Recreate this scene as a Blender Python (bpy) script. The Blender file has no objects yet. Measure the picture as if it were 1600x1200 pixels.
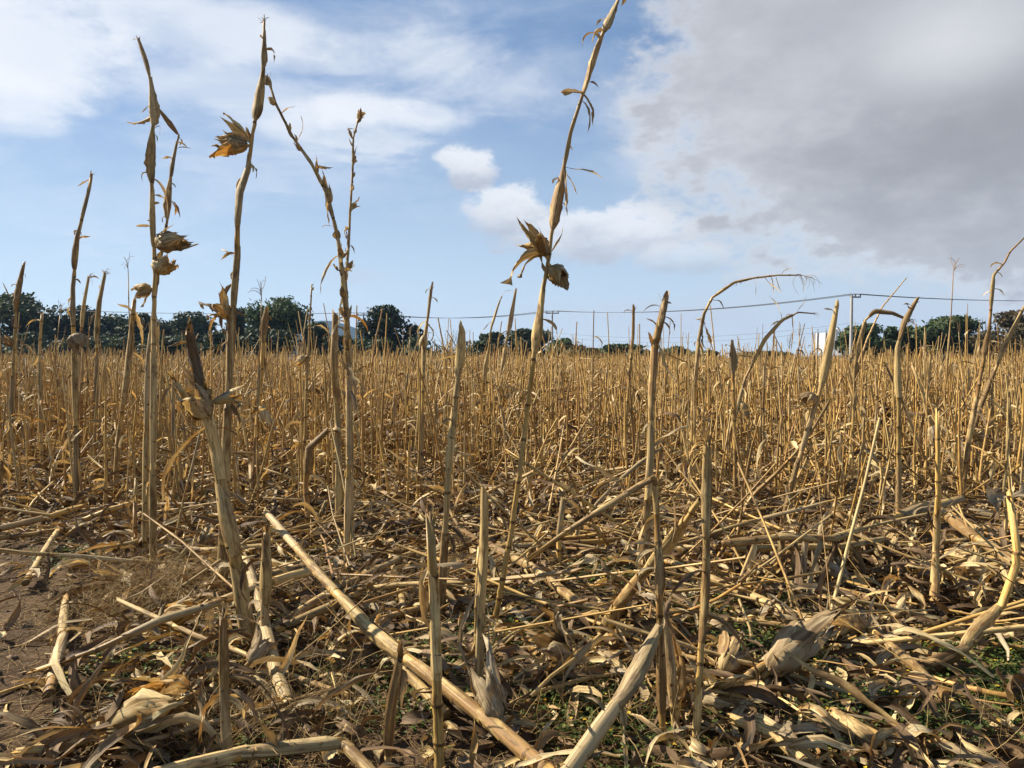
import bpy, math, random
import numpy as np
from math import pi, sin, cos, radians

SC = bpy.context.scene
COL = SC.collection
# ------------------------------------------------------------------ camera
F_PX, HCAM, HORIZON = 1202.0, 1.35, 560.0           # focal length in photo pixels, eye height, horizon row
PITCH = math.atan((600 - HORIZON) / F_PX)
cam_d = bpy.data.cameras.new('camera')
cam_d.sensor_width = 36.0
cam_d.lens = 36.0 * F_PX / 1600.0
cam_d.clip_start = 0.05
cam_d.clip_end = 20000
cam = bpy.data.objects.new('camera', cam_d)
cam.location = (0, 0, HCAM)
cam.rotation_euler = (pi / 2 - PITCH, 0, 0)
COL.objects.link(cam)
SC.camera = cam
# ------------------------------------------------------------------ exposure and render settings
SC.view_settings.view_transform = 'Standard'
SC.view_settings.look = 'None'
SC.view_settings.gamma = 1.0
SC.view_settings.use_curve_mapping = False
SC.view_settings.exposure = 1.13
SC.render.engine = 'CYCLES'
SC.cycles.use_denoising = True
SC.cycles.max_bounces = 6
SC.cycles.diffuse_bounces = 2
SC.cycles.transmission_bounces = 3
SC.cycles.transparent_max_bounces = 8
SC.cycles.volume_bounces = 0
# ------------------------------------------------------------------ sun
SUN_EL, SUN_DIR = radians(38), np.array([-0.94, 0.34])   # from the left, a touch ahead of the camera
sd = np.array([SUN_DIR[0] * cos(SUN_EL), SUN_DIR[1] * cos(SUN_EL), sin(SUN_EL)])
sun_d = bpy.data.lights.new('sun', 'SUN')
sun_d.energy = 5.0
sun_d.angle = radians(0.5)
sun_d.color = (1.0, 0.91, 0.75)
sun = bpy.data.objects.new('sun', sun_d)
from mathutils import Vector
sun.rotation_euler = Vector(-sd).to_track_quat('-Z', 'Y').to_euler()
sun.location = (-30, 4, 30)
COL.objects.link(sun)

def ray(px, py):
    x, y = (px - 800) / F_PX, -(py - 600) / F_PX
    return np.array([x, cos(PITCH) + y * sin(PITCH), -sin(PITCH) + y * cos(PITCH)])
def at_depth(px, py, Y):
    d = ray(px, py)
    return np.array([0, 0, HCAM]) + d * (Y / d[1])
def at_z(px, py, z=0.0):
    d = ray(px, py)
    return np.array([0, 0, HCAM]) + d * ((z - HCAM) / d[2])
def depth_of(py):
    return at_z(800, py)[1]
def to_px(p):
    v = np.asarray(p) - np.array([0, 0, HCAM])
    zc = v[1] * cos(PITCH) - v[2] * sin(PITCH)
    yc = v[1] * sin(PITCH) + v[2] * cos(PITCH)
    return 800 + F_PX * v[0] / zc, 600 - F_PX * yc / zc

# ------------------------------------------------------------------ sky
W = bpy.data.worlds.new('World')
SC.world = W
W.use_nodes = True
nt = W.node_tree
nt.nodes.clear()
class N:
    """small helper for node trees"""
    def __init__(self, t): self.t = t
    def add(self, kind, **kw):
        n = self.t.nodes.new(kind)
        for k, v in kw.items():
            if k.startswith('i_'): n.inputs[int(k[2:])].default_value = v
            else: setattr(n, k, v)
        return n
    def link(self, a, b): self.t.links.new(a, b)
    def m(self, op, a, b=None, c=None, clamp=False):
        n = self.t.nodes.new('ShaderNodeMath'); n.operation = op; n.use_clamp = clamp
        for i, x in enumerate((a, b, c)):
            if x is None: continue
            if isinstance(x, (int, float)): n.inputs[i].default_value = x
            else: self.link(x, n.inputs[i])
        return n.outputs[0]
    def step(self, x, lo, hi):
        n = self.t.nodes.new('ShaderNodeMapRange'); n.interpolation_type = 'SMOOTHSTEP'
        self.link(x, n.inputs[0]); n.inputs[1].default_value = lo; n.inputs[2].default_value = hi
        return n.outputs[0]
    def mix(self, f, a, b, blend='MIX'):
        n = self.t.nodes.new('ShaderNodeMix'); n.data_type = 'RGBA'; n.blend_type = blend
        for s, x in ((n.inputs[0], f), (n.inputs[6], a), (n.inputs[7], b)):
            if isinstance(x, (int, float)): s.default_value = x
            elif isinstance(x, tuple): s.default_value = (*x, 1) if len(x) == 3 else x
            else: self.link(x, s)
        return n.outputs[2]
    def noise(self, vec, scale, detail=4, rough=0.55, dist=0.0, lac=2.0):
        n = self.t.nodes.new('ShaderNodeTexNoise')
        n.inputs['Scale'].default_value = scale; n.inputs['Detail'].default_value = detail
        n.inputs['Roughness'].default_value = rough; n.inputs['Distortion'].default_value = dist
        n.inputs['Lacunarity'].default_value = lac
        self.link(vec, n.inputs['Vector'])
        return n.outputs[0]
    def vmul(self, v, s):
        n = self.t.nodes.new('ShaderNodeVectorMath'); n.operation = 'MULTIPLY'
        self.link(v, n.inputs[0]); n.inputs[1].default_value = s
        return n.outputs[0]
    def vadd(self, v, s):
        n = self.t.nodes.new('ShaderNodeVectorMath'); n.operation = 'ADD'
        self.link(v, n.inputs[0])
        if isinstance(s, tuple): n.inputs[1].default_value = s
        else: self.link(s, n.inputs[1])
        return n.outputs[0]

w = N(nt)
tc = w.add('ShaderNodeTexCoord')
sky = w.add('ShaderNodeTexSky', sky_type='NISHITA')
sky.sun_disc = False
sky.sun_elevation = SUN_EL
sky.sun_rotation = math.atan2(SUN_DIR[0], SUN_DIR[1])
sky.altitude = 2200
sky.air_density = 1.0
sky.dust_density = 0.6
sky.ozone_density = 2.0
sep = w.add('ShaderNodeSeparateXYZ')
w.link(tc.outputs['Generated'], sep.inputs[0])
X, Y, Z = sep.outputs
az = w.m('ARCTAN2', X, Y)
el = w.m('ARCSINE', Z)
comb = w.add('ShaderNodeCombineXYZ')            # direction on a level cloud deck
den = w.m('ADD', w.m('MAXIMUM', Z, 0.0), 0.16)
w.link(w.m('DIVIDE', X, den), comb.inputs[0]); w.link(w.m('DIVIDE', Y, den), comb.inputs[1])
deck = comb.outputs[0]
dirv = w.vmul(tc.outputs['Generated'], (1, 1, 1.9))
n_big = w.noise(dirv, 5.0, 7, 0.58)
n_fine = w.noise(dirv, 16.0, 8, 0.62)
n_streak = w.noise(w.vmul(deck, (1.0, 1.6, 1.0)), 1.5, 8, 0.6, 0.6)
n_warp = w.noise(dirv, 3.0, 3, 0.5)
def blob(px, py, rx, ry, soft=0.55, amp=1.0, fine=0.45):
    d = ray(px, py); d = d / np.linalg.norm(d)
    a0, e0 = math.atan2(d[0], d[1]), math.asin(d[2])
    ra, re = rx / F_PX, ry / F_PX
    u = w.m('DIVIDE', w.m('SUBTRACT', az, a0), ra)
    v = w.m('DIVIDE', w.m('SUBTRACT', el, e0), re)
    r = w.m('SQRT', w.m('ADD', w.m('MULTIPLY', u, u), w.m('MULTIPLY', v, v)))
    r = w.m('ADD', r, w.m('MULTIPLY', w.m('SUBTRACT', n_big, 0.5), amp * 2))
    r = w.m('ADD', r, w.m('MULTIPLY', w.m('SUBTRACT', n_fine, 0.5), fine * 2))
    return w.m('SUBTRACT', 1.0, w.step(r, 1.0 - soft, 1.0 + soft * 0.4)), v
# thin bright veils (everywhere, thicker towards the left of the view)
veil = w.m('MULTIPLY', w.step(n_streak, 0.40, 0.72), w.step(el, 0.16, 0.30))
veil_a, _ = blob(170, 40, 560, 240, 1.4, 1.5, 0.6)
veil_b, _ = blob(690, 130, 230, 110, 0.9, 1.3, 0.5)
veil_c, _ = blob(1010, 190, 120, 110, 0.9, 1.3, 0.5)
veil_d, _ = blob(660, 245, 150, 30, 0.9, 0.8, 0.5)
SKY_S = 0.085
cs = 1.0 / SKY_S
def grey(v): return (v[0] * cs, v[1] * cs, v[2] * cs)
base = sky.outputs[0]
# pale milky air low down
low = w.m('SUBTRACT', 1.0, w.step(el, -0.02, 0.40))
base = w.mix(0.35, base, grey((0.24, 0.40, 0.66)))
base = w.mix(w.m('MULTIPLY', low, 0.70), base, grey((0.545, 0.635, 0.70)))
col = w.mix(w.m('MULTIPLY', veil, 0.28), base, grey((0.60, 0.65, 0.72)))
tex = w.m('ADD', w.m('MULTIPLY', w.step(w.m('ADD', n_streak, w.m('MULTIPLY', w.m('SUBTRACT', n_fine, 0.5), 0.35)), 0.38, 0.60), 0.90), 0.10)
for vv, k in ((veil_a, 0.58), (veil_b, 0.62), (veil_c, 0.42), (veil_d, 0.50)):
    col = w.mix(w.m('MULTIPLY', w.m('MULTIPLY', vv, tex), k), col, grey((0.66, 0.69, 0.74)))
# the brightest bank at the upper left corner
for px, py, rx, ry, k in ((50, 70, 110, 80, 0.8), (330, 40, 200, 40, 0.45), (400, 150, 200, 40, 0.45), (20, 150, 90, 30, 0.5), (30, 195, 60, 14, 0.4), (690, 95, 110, 40, 0.45), (560, 172, 90, 26, 0.6), (680, 182, 70, 22, 0.6)):
    m, v = blob(px, py, rx, ry, 0.6, 0.9, 0.7)
    col = w.mix(w.m('MULTIPLY', m, k), col, grey((0.73, 0.75, 0.785)))
# cloud bank along the horizon on the right
for px, py, rx, ry, k, a in ((980, 500, 330, 40, 0.55, 0.8), (1420, 490, 420, 60, 0.45, 0.9), (640, 510, 200, 30, 0.35, 0.7), (560, 432, 60, 14, 0.3, 0.7)):
    m, v = blob(px, py, rx, ry, 0.8, a, 0.5)
    col = w.mix(w.m('MULTIPLY', m, k), col, grey((0.47, 0.50, 0.56)))
# small cumulus: bright heads, greyer feet
for px, py, rx, ry, k in ((738, 266, 46, 30, 0.9), (800, 332, 74, 38, 0.9), (940, 368, 130, 50, 0.85), (1060, 405, 80, 24, 0.5)):
    m, v = blob(px, py, rx, ry, 0.34, 1.15, 0.95)
    sh = w.step(w.m('ADD', v, w.m('MULTIPLY', w.m('SUBTRACT', n_fine, 0.5), 2.2)), -0.9, 0.7)
    cc = w.mix(sh, grey((0.40, 0.43, 0.49)), grey((0.70, 0.715, 0.745)))
    col = w.mix(w.m('MULTIPLY', m, k), col, cc)
# the great grey cloud on the right
m1, v1 = blob(1610, 60, 555, 322, 0.20, 0.34, 0.34)
m2, v2 = blob(1580, 360, 300, 70, 0.7, 0.5, 0.4)
m3, v3 = blob(1200, 330, 170, 60, 0.9, 0.8, 0.5)
mm = w.m('MAXIMUM', m1, w.m('MAXIMUM', w.m('MULTIPLY', m2, 0.85), w.m('MULTIPLY', m3, 0.22)))
core, _ = blob(1600, 210, 330, 130, 1.0, 0.7, 0.3)
core2, _ = blob(1270, 60, 170, 150, 1.0, 0.6, 0.3)
core3, _ = blob(1480, 70, 110, 60, 1.0, 0.9, 0.6)
tone = w.m('ADD', w.m('MULTIPLY', n_big, 0.55), w.m('MULTIPLY', n_fine, 0.65))
cc = w.mix(w.step(tone, 0.40, 0.82), grey((0.39, 0.40, 0.43)), grey((0.50, 0.51, 0.535)))
cc = w.mix(w.m('MULTIPLY', core, 0.85), cc, grey((0.25, 0.253, 0.265)))
cc = w.mix(w.m('MULTIPLY', core2, 0.45), cc, grey((0.345, 0.35, 0.375)))
cc = w.mix(w.m('MULTIPLY', core3, 0.9), cc, grey((0.58, 0.585, 0.60)))
rim = w.m('MULTIPLY', w.m('MULTIPLY', mm, w.m('SUBTRACT', 1.0, mm)), 3.0, clamp=True)
cc = w.mix(w.m('MULTIPLY', rim, 0.8), cc, grey((0.66, 0.67, 0.69)))
col = w.mix(w.m('MULTIPLY', mm, 0.95), col, cc)
bg = w.add('ShaderNodeBackground')
bg.inputs[1].default_value = SKY_S * 0.59
w.link(col, bg.inputs[0])
wo = w.add('ShaderNodeOutputWorld')
w.link(bg.outputs[0], wo.inputs[0])
W.cycles.sampling_method = 'MANUAL'
W.cycles.sample_map_resolution = 512

# ------------------------------------------------------------------ random numbers and ground shape
rng = np.random.default_rng(7)
def vnoise(x, y, seed=0):
    xi, yi = np.floor(x).astype(np.int64), np.floor(y).astype(np.int64)
    fx, fy = x - xi, y - yi
    fx, fy = fx * fx * (3 - 2 * fx), fy * fy * (3 - 2 * fy)
    def h(a, b):
        n = (a * 374761393 + b * 668265263 + seed * 974711) & 0xffffffff
        n = ((n ^ (n >> 13)) * 1274126177) & 0xffffffff
        return ((n ^ (n >> 16)) & 0xffff) / 65535.0
    return (h(xi, yi) * (1 - fx) + h(xi + 1, yi) * fx) * (1 - fy) + (h(xi, yi + 1) * (1 - fx) + h(xi + 1, yi + 1) * fx) * fy
def fbm(x, y, o=4, seed=0):
    s, a, t = 0, 1.0, 0
    for i in range(o):
        s = s + a * vnoise(x * 2 ** i, y * 2 ** i, seed + i); t += a; a *= 0.5
    return s / t - 0.5
def ground_z(x, y):
    x, y = np.asarray(x, float), np.asarray(y, float)
    near = np.clip((40 - np.hypot(x, y)) / 30, 0, 1)
    return near * (0.10 * fbm(x * 0.9, y * 0.9, 4, 3) + 0.030 * fbm(x * 7, y * 7, 3, 9))
def soil_mask(x, y):
    """1 where the earth at the left edge of the plot is bare"""
    e = -1.72 - (y - 3.4) * 0.42 + 0.5 * fbm(x * 1.5, y * 1.5, 3, 5)
    return np.clip((e - x) / 0.35, 0, 1) * (y < 5.6)

# ------------------------------------------------------------------ materials
def new_mat(name):
    m = bpy.data.materials.new(name); m.use_nodes = True
    m.node_tree.nodes.clear()
    return m, N(m.node_tree)
def finish(h, shader):
    o = h.add('ShaderNodeOutputMaterial'); h.link(shader, o.inputs[0])
def attr(h, name, out=1):
    a = h.add('ShaderNodeAttribute', attribute_name=name); return a.outputs[out]
def plant_mat(name, c1, c2, c3, dark, transl=0.0, fibre=420, spots=0.5, bump=0.35, rough=0.62, spec=0.25, ring=False):
    """dry plant tissue: fibres along the piece, weathered blotches, mould specks, tint per piece"""
    m, h = new_mat(name)
    pc = attr(h, 'pc', 1); pr = attr(h, 'pr', 2)
    oi = h.add('ShaderNodeObjectInfo')
    r = h.m('FRACT', h.m('ADD', pr, h.m('MULTIPLY', oi.outputs['Random'], 3.7)))
    off = h.add('ShaderNodeCombineXYZ'); h.link(h.m('MULTIPLY', r, 31.0), off.inputs[0]); h.link(h.m('MULTIPLY', r, 17.0), off.inputs[2])
    p = h.vadd(pc, off.outputs[0])
    fib = h.noise(h.vmul(p, (1, 1, 0.02)), fibre, 3, 0.6)
    fib2 = h.noise(h.vmul(p, (1, 1, 0.05)), fibre * 0.25, 2, 0.5)
    blo = h.noise(h.vmul(p, (1, 1, 0.35)), 28, 5, 0.62)
    spo = h.noise(h.vmul(p, (1, 1, 0.5)), 95, 4, 0.65)
    r2 = h.m('FRACT', h.m('MULTIPLY', r, 7.31))
    c = h.mix(h.step(h.m('ADD', blo, h.m('MULTIPLY', h.m('SUBTRACT', r, 0.5), 0.30)), 0.40, 0.62), c1, c2)
    c = h.mix(h.m('MULTIPLY', h.step(r2, 0.45, 1.0), 0.75), c, c3)
    st = h.noise(h.vmul(h.vadd(p, (0.31, 0.17, 0.0)), (1, 1, 0.018)), fibre * 0.42, 2, 0.5)
    c = h.mix(h.m('MULTIPLY', h.step(st, 0.53, 0.66), 0.72), c, tuple(0.5 * a + 0.6 * b for a, b in zip(dark, c2)))
    c = h.mix(h.m('MULTIPLY', h.m('SUBTRACT', 1.0, h.step(st, 0.30, 0.43)), 0.55), c, tuple(min(0.8, 0.55 * a + 0.8 * b) for a, b in zip(c1, c3)))
    f = h.m('ADD', h.m('MULTIPLY', fib, 0.65), h.m('MULTIPLY', fib2, 0.6))
    fm = h.add('ShaderNodeMapRange', i_1=0.38, i_2=0.86, i_3=0.52, i_4=1.28); h.link(f, fm.inputs[0])
    fc = h.add('ShaderNodeCombineColor')
    for i in range(3): h.link(fm.outputs[0], fc.inputs[i])
    c = h.mix(1.0, c, fc.outputs[0], 'MULTIPLY')
    c = h.mix(h.m('MULTIPLY', h.step(spo, 0.56, 0.74), spots), c, dark)
    c = h.mix(h.m('MULTIPLY', h.step(blo, 0.56, 0.72), 0.85 * min(1, spots + 0.2)), c, dark)
    hs = h.add('ShaderNodeHueSaturation')
    vm = h.add('ShaderNodeMapRange', i_3=0.70, i_4=1.22); h.link(h.m('FRACT', h.m('MULTIPLY', r, 13.7)), vm.inputs[0])
    hs.inputs['Saturation'].default_value = 1.03
    h.link(vm.outputs[0], hs.inputs['Value']); h.link(c, hs.inputs['Color'])
    c = hs.outputs[0]
    b = h.add('ShaderNodeBsdfPrincipled')
    h.link(c, b.inputs['Base Color'])
    b.inputs['Roughness'].default_value = rough
    b.inputs['Specular IOR Level'].default_value = spec
    bm = h.add('ShaderNodeBump'); bm.inputs['Strength'].default_value = bump; bm.inputs['Distance'].default_value = 0.003
    h.link(f, bm.inputs['Height']); h.link(bm.outputs[0], b.inputs['Normal'])
    out = b.outputs[0]
    if transl > 0:
        t = h.add('ShaderNodeBsdfTranslucent'); h.link(h.mix(1.0, c, (1.0, 0.78, 0.45), 'MULTIPLY'), t.inputs[0])
        mx = h.add('ShaderNodeMixShader'); mx.inputs[0].default_value = transl
        h.link(out, mx.inputs[1]); h.link(t.outputs[0], mx.inputs[2]); out = mx.outputs[0]
    finish(h, out)
    return m
M_STEM = plant_mat('dry_stem', (0.54, 0.34, 0.105), (0.29, 0.15, 0.045), (0.54, 0.40, 0.18), (0.060, 0.030, 0.012), 0, 460, 0.5, 0.5, 0.5, 0.35)
M_NODE = plant_mat('stem_node', (0.17, 0.095, 0.035), (0.11, 0.06, 0.02), (0.28, 0.18, 0.07), (0.05, 0.03, 0.015), 0, 300, 0.4)
M_SHEATH = plant_mat('dry_sheath', (0.56, 0.40, 0.175), (0.27, 0.158, 0.062), (0.48, 0.37, 0.21), (0.075, 0.043, 0.020), 0.12, 300, 0.6, 0.7)
M_LEAF = plant_mat('dry_leaf', (0.66, 0.51, 0.26), (0.32, 0.20, 0.085), (0.56, 0.46, 0.285), (0.085, 0.052, 0.027), 0.24, 260, 0.5, 0.6, 0.65)
M_HUSK = plant_mat('dry_husk', (0.68, 0.53, 0.265), (0.44, 0.25, 0.075), (0.64, 0.54, 0.35), (0.10, 0.06, 0.03), 0.28, 240, 0.45, 0.7, 0.6)
M_GREY = plant_mat('weathered_leaf', (0.40, 0.305, 0.175), (0.23, 0.15, 0.072), (0.46, 0.38, 0.26), (0.060, 0.042, 0.026), 0.2, 260, 0.6, 0.6, 0.7)
M_TASSEL = plant_mat('dry_tassel', (0.40, 0.28, 0.13), (0.26, 0.16, 0.065), (0.38, 0.29, 0.17), (0.09, 0.06, 0.03), 0.1, 300, 0.4)
M_STRAW = plant_mat('dry_straw', (0.46, 0.32, 0.135), (0.28, 0.165, 0.06), (0.36, 0.27, 0.15), (0.08, 0.05, 0.03), 0.12, 300, 0.3, 0.1, 0.75)
M_DARK = plant_mat('decayed_leaf', (0.16, 0.098, 0.048), (0.095, 0.056, 0.028), (0.24, 0.165, 0.095), (0.035, 0.020, 0.010), 0.12, 260, 0.5, 0.6, 0.7)
PM = [M_STEM, M_NODE, M_SHEATH, M_LEAF, M_HUSK, M_GREY, M_TASSEL, M_STRAW, M_DARK]
STEM, NODE, SHEATH, LEAF, HUSK, GREY, TASSEL, STRAW, DARK = range(9)

def soil_material():
    m, h = new_mat('brown_soil')
    g = h.add('ShaderNodeNewGeometry'); p = g.outputs['Position']
    a = h.noise(p, 2.3, 6, 0.6); b = h.noise(p, 38, 6, 0.68); c = h.noise(p, 210, 3, 0.6)
    col = h.mix(h.step(a, 0.35, 0.66), (0.052, 0.031, 0.017), (0.125, 0.080, 0.045))
    col = h.mix(h.m('MULTIPLY', h.step(b, 0.45, 0.75), 0.6), col, (0.20, 0.14, 0.088))
    col = h.mix(h.m('MULTIPLY', h.step(c, 0.60, 0.72), 0.5), col, (0.26, 0.20, 0.13))
    # further out the field floor is covered with broken straw
    s = h.add('ShaderNodeSeparateXYZ'); h.link(p, s.inputs[0])
    far = h.step(s.outputs[1], 8, 26)
    st = h.noise(h.vmul(p, (1, 1, 1)), 14, 6, 0.7)
    col = h.mix(h.m('MULTIPLY', far, h.step(st, 0.38, 0.62)), col, (0.17, 0.11, 0.05))
    pr = h.add('ShaderNodeBsdfPrincipled'); h.link(col, pr.inputs['Base Color'])
    pr.inputs['Roughness'].default_value = 0.95; pr.inputs['Specular IOR Level'].default_value = 0.1
    bm = h.add('ShaderNodeBump'); bm.inputs['Strength'].default_value = 0.9; bm.inputs['Distance'].default_value = 0.02
    h.link(h.m('ADD', b, h.m('MULTIPLY', c, 0.35)), bm.inputs['Height']); h.link(bm.outputs[0], pr.inputs['Normal'])
    finish(h, pr.outputs[0]); return m
M_SOIL = soil_material()
def foliage_mat(name, c1, c2, c3, transl=0.2):
    m, h = new_mat(name)
    pr = attr(h, 'pr', 2)
    oi = h.add('ShaderNodeObjectInfo')
    c = h.mix(h.step(pr, 0.1, 0.9), c1, c2)
    c = h.mix(h.step(h.m('FRACT', h.m('MULTIPLY', pr, 9.7)), 0.80, 0.95), c, c3)
    hs = h.add('ShaderNodeHueSaturation')
    vm = h.add('ShaderNodeMapRange', i_3=0.8, i_4=1.2); h.link(oi.outputs['Random'], vm.inputs[0])
    h.link(vm.outputs[0], hs.inputs['Value']); h.link(c, hs.inputs['Color']); c = hs.outputs[0]
    b = h.add('ShaderNodeBsdfPrincipled'); h.link(c, b.inputs['Base Color'])
    b.inputs['Roughness'].default_value = 0.6; b.inputs['Specular IOR Level'].default_value = 0.2
    t = h.add('ShaderNodeBsdfTranslucent'); h.link(c, t.inputs[0])
    mx = h.add('ShaderNodeMixShader'); mx.inputs[0].default_value = transl
    h.link(b.outputs[0], mx.inputs[1]); h.link(t.outputs[0], mx.inputs[2])
    finish(h, mx.outputs[0]); return m
M_WEED = foliage_mat('weed_leaf', (0.045, 0.075, 0.016), (0.090, 0.115, 0.026), (0.17, 0.165, 0.035), 0.3)
M_FLOWER = foliage_mat('weed_flower', (0.55, 0.35, 0.03), (0.6, 0.42, 0.03), (0.5, 0.25, 0.02), 0.2)
M_TREE = [foliage_mat('dark_tree_leaf', (0.030, 0.046, 0.020), (0.050, 0.068, 0.028), (0.075, 0.085, 0.038)),
          foliage_mat('fresh_tree_leaf', (0.045, 0.075, 0.025), (0.075, 0.105, 0.038), (0.10, 0.12, 0.05)),
          foliage_mat('brown_tree_leaf', (0.060, 0.050, 0.024), (0.090, 0.066, 0.030), (0.11, 0.09, 0.045))]
def simple_mat(name, c, rough=0.7, metal=0.0, var=0.25, scale=3.0):
    m, h = new_mat(name)
    tcn = h.add('ShaderNodeTexCoord')
    n = h.noise(tcn.outputs['Object'], scale, 5, 0.6)
    col = h.mix(h.step(n, 0.3, 0.7), tuple(x * (1 - var) for x in c), tuple(min(1, x * (1 + var * 0.5)) for x in c))
    b = h.add('ShaderNodeBsdfPrincipled'); h.link(col, b.inputs['Base Color'])
    b.inputs['Roughness'].default_value = rough; b.inputs['Metallic'].default_value = metal
    finish(h, b.outputs[0]); return m
M_BARK = simple_mat('tree_bark', (0.09, 0.07, 0.05), 0.9)
M_CONC = simple_mat('pale_concrete', (0.36, 0.35, 0.33), 0.85, 0, 0.2, 1.5)
M_STEEL = simple_mat('grey_steel', (0.16, 0.16, 0.17), 0.6, 0.3)
M_INSUL = simple_mat('brown_insulator', (0.10, 0.07, 0.06), 0.35)
M_WIRE = simple_mat('dark_cable', (0.05, 0.05, 0.055), 0.6)
M_BOARD = simple_mat('white_board_paint', (0.74, 0.75, 0.77), 0.6, 0, 0.10, 0.5)
M_HILL = simple_mat('scrubby_hillside', (0.030, 0.045, 0.036), 1.0, 0, 0.35, 0.01)
for _n in M_HILL.node_tree.nodes:
    if _n.type == 'BSDF_PRINCIPLED': _n.inputs['Specular IOR Level'].default_value = 0.0
M_STONE = simple_mat('soil_clod', (0.15, 0.10, 0.06), 0.95, 0, 0.35, 20)

# ------------------------------------------------------------------ mesh building
class Geo:
    def __init__(self): self.V = []; self.Q = []; self.MI = []; self.PC = []; self.PR = []; self.n = 0
    def grid(self, P, pc, pr, mat, closed=False):
        """P: (N, A, B, 3) sheets of A rows and B columns; mat: int or (A-1,) per band"""
        P = np.asarray(P, float)
        if P.ndim == 3: P = P[None]; pc = np.asarray(pc)[None]
        Nn, A, B, _ = P.shape
        pr = np.broadcast_to(np.asarray(pr, float).reshape(-1), (Nn,))
        idx = np.arange(Nn * A * B).reshape(Nn, A, B) + self.n
        nx = np.roll(idx, -1, 2) if closed else idx[:, :, 1:]
        cu = idx if closed else idx[:, :, :-1]
        q = np.stack([cu[:, :-1], nx[:, :-1], nx[:, 1:], cu[:, 1:]], -1)
        mi = np.broadcast_to(np.asarray(mat).reshape(1, -1, 1), q.shape[:3])
        self.V.append(P.reshape(-1, 3)); self.PC.append(np.broadcast_to(pc, P.shape).reshape(-1, 3))
        self.PR.append(np.repeat(pr, A * B)); self.Q.append(q.reshape(-1, 4)); self.MI.append(mi.reshape(-1))
        self.n += Nn * A * B
    def mesh(self, name, mats, smooth=True):
        V = np.concatenate(self.V).astype(np.float32); Q = np.concatenate(self.Q).astype(np.int32)
        MI = np.concatenate(self.MI).astype(np.int32)
        used = np.unique(MI)
        remap = np.zeros(max(int(used.max()) + 1, 1), np.int32); remap[used] = np.arange(len(used))
        me = bpy.data.meshes.new(name)
        me.vertices.add(len(V)); me.vertices.foreach_set('co', V.ravel())
        me.loops.add(Q.size); me.loops.foreach_set('vertex_index', Q.ravel())
        me.polygons.add(len(Q)); me.polygons.foreach_set('loop_start', np.arange(0, Q.size, 4, dtype=np.int32))
        for u in used: me.materials.append(mats[u])
        me.polygons.foreach_set('material_index', remap[MI])
        me.polygons.foreach_set('use_smooth', np.full(len(Q), smooth))
        a = me.attributes.new('pc', 'FLOAT_VECTOR', 'POINT'); a.data.foreach_set('vector', np.concatenate(self.PC).astype(np.float32).ravel())
        a = me.attributes.new('pr', 'FLOAT', 'POINT'); a.data.foreach_set('value', np.concatenate(self.PR).astype(np.float32))
        me.update(calc_edges=True)
        return me
def nrm(v): return v / np.maximum(np.linalg.norm(v, axis=-1, keepdims=True), 1e-9)
def rot_about(v, k, a):
    c, s = np.cos(a)[..., None], np.sin(a)[..., None]
    return v * c + np.cross(k, v) * s + k * (np.sum(k * v, -1, keepdims=True)) * (1 - c)
def tangents(P):
    t = np.gradient(P, axis=-2)
    return nrm(t)
def frames(P):
    t = tangents(P)
    m = np.abs(t).mean(axis=tuple(range(t.ndim - 1)))
    ref = np.zeros(3); ref[int(np.argmin(m))] = 1.0
    b = nrm(np.cross(t, ref)); n = np.cross(b, t)
    return t, b, n
def tube(geo, P, R, mat, nside=8, pr=None, oval=0.06, phase=None):
    """P (N,K,3) R (N,K): round tubes"""
    P = np.asarray(P, float); R = np.asarray(R, float)
    if P.ndim == 2: P = P[None]; R = R[None]
    Nn, K, _ = P.shape
    t, b, n = frames(P)
    th = np.arange(nside) * 2 * pi / nside
    rr = R[:, :, None] * (1 + oval * np.cos(2 * th)[None, None])
    V = P[:, :, None] + rr[..., None] * (b[:, :, None] * np.cos(th)[:, None] + n[:, :, None] * np.sin(th)[:, None])
    L = np.concatenate([np.zeros((Nn, 1)), np.cumsum(np.linalg.norm(np.diff(P, axis=1), axis=-1), 1)], 1)
    pc = np.stack([np.broadcast_to(np.cos(th) * 0.02, V.shape[:3]), np.broadcast_to(np.sin(th) * 0.02, V.shape[:3]), np.broadcast_to(L[:, :, None], V.shape[:3])], -1)
    geo.grid(V, pc, rng.random(Nn) if pr is None else pr, mat, True)
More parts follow.
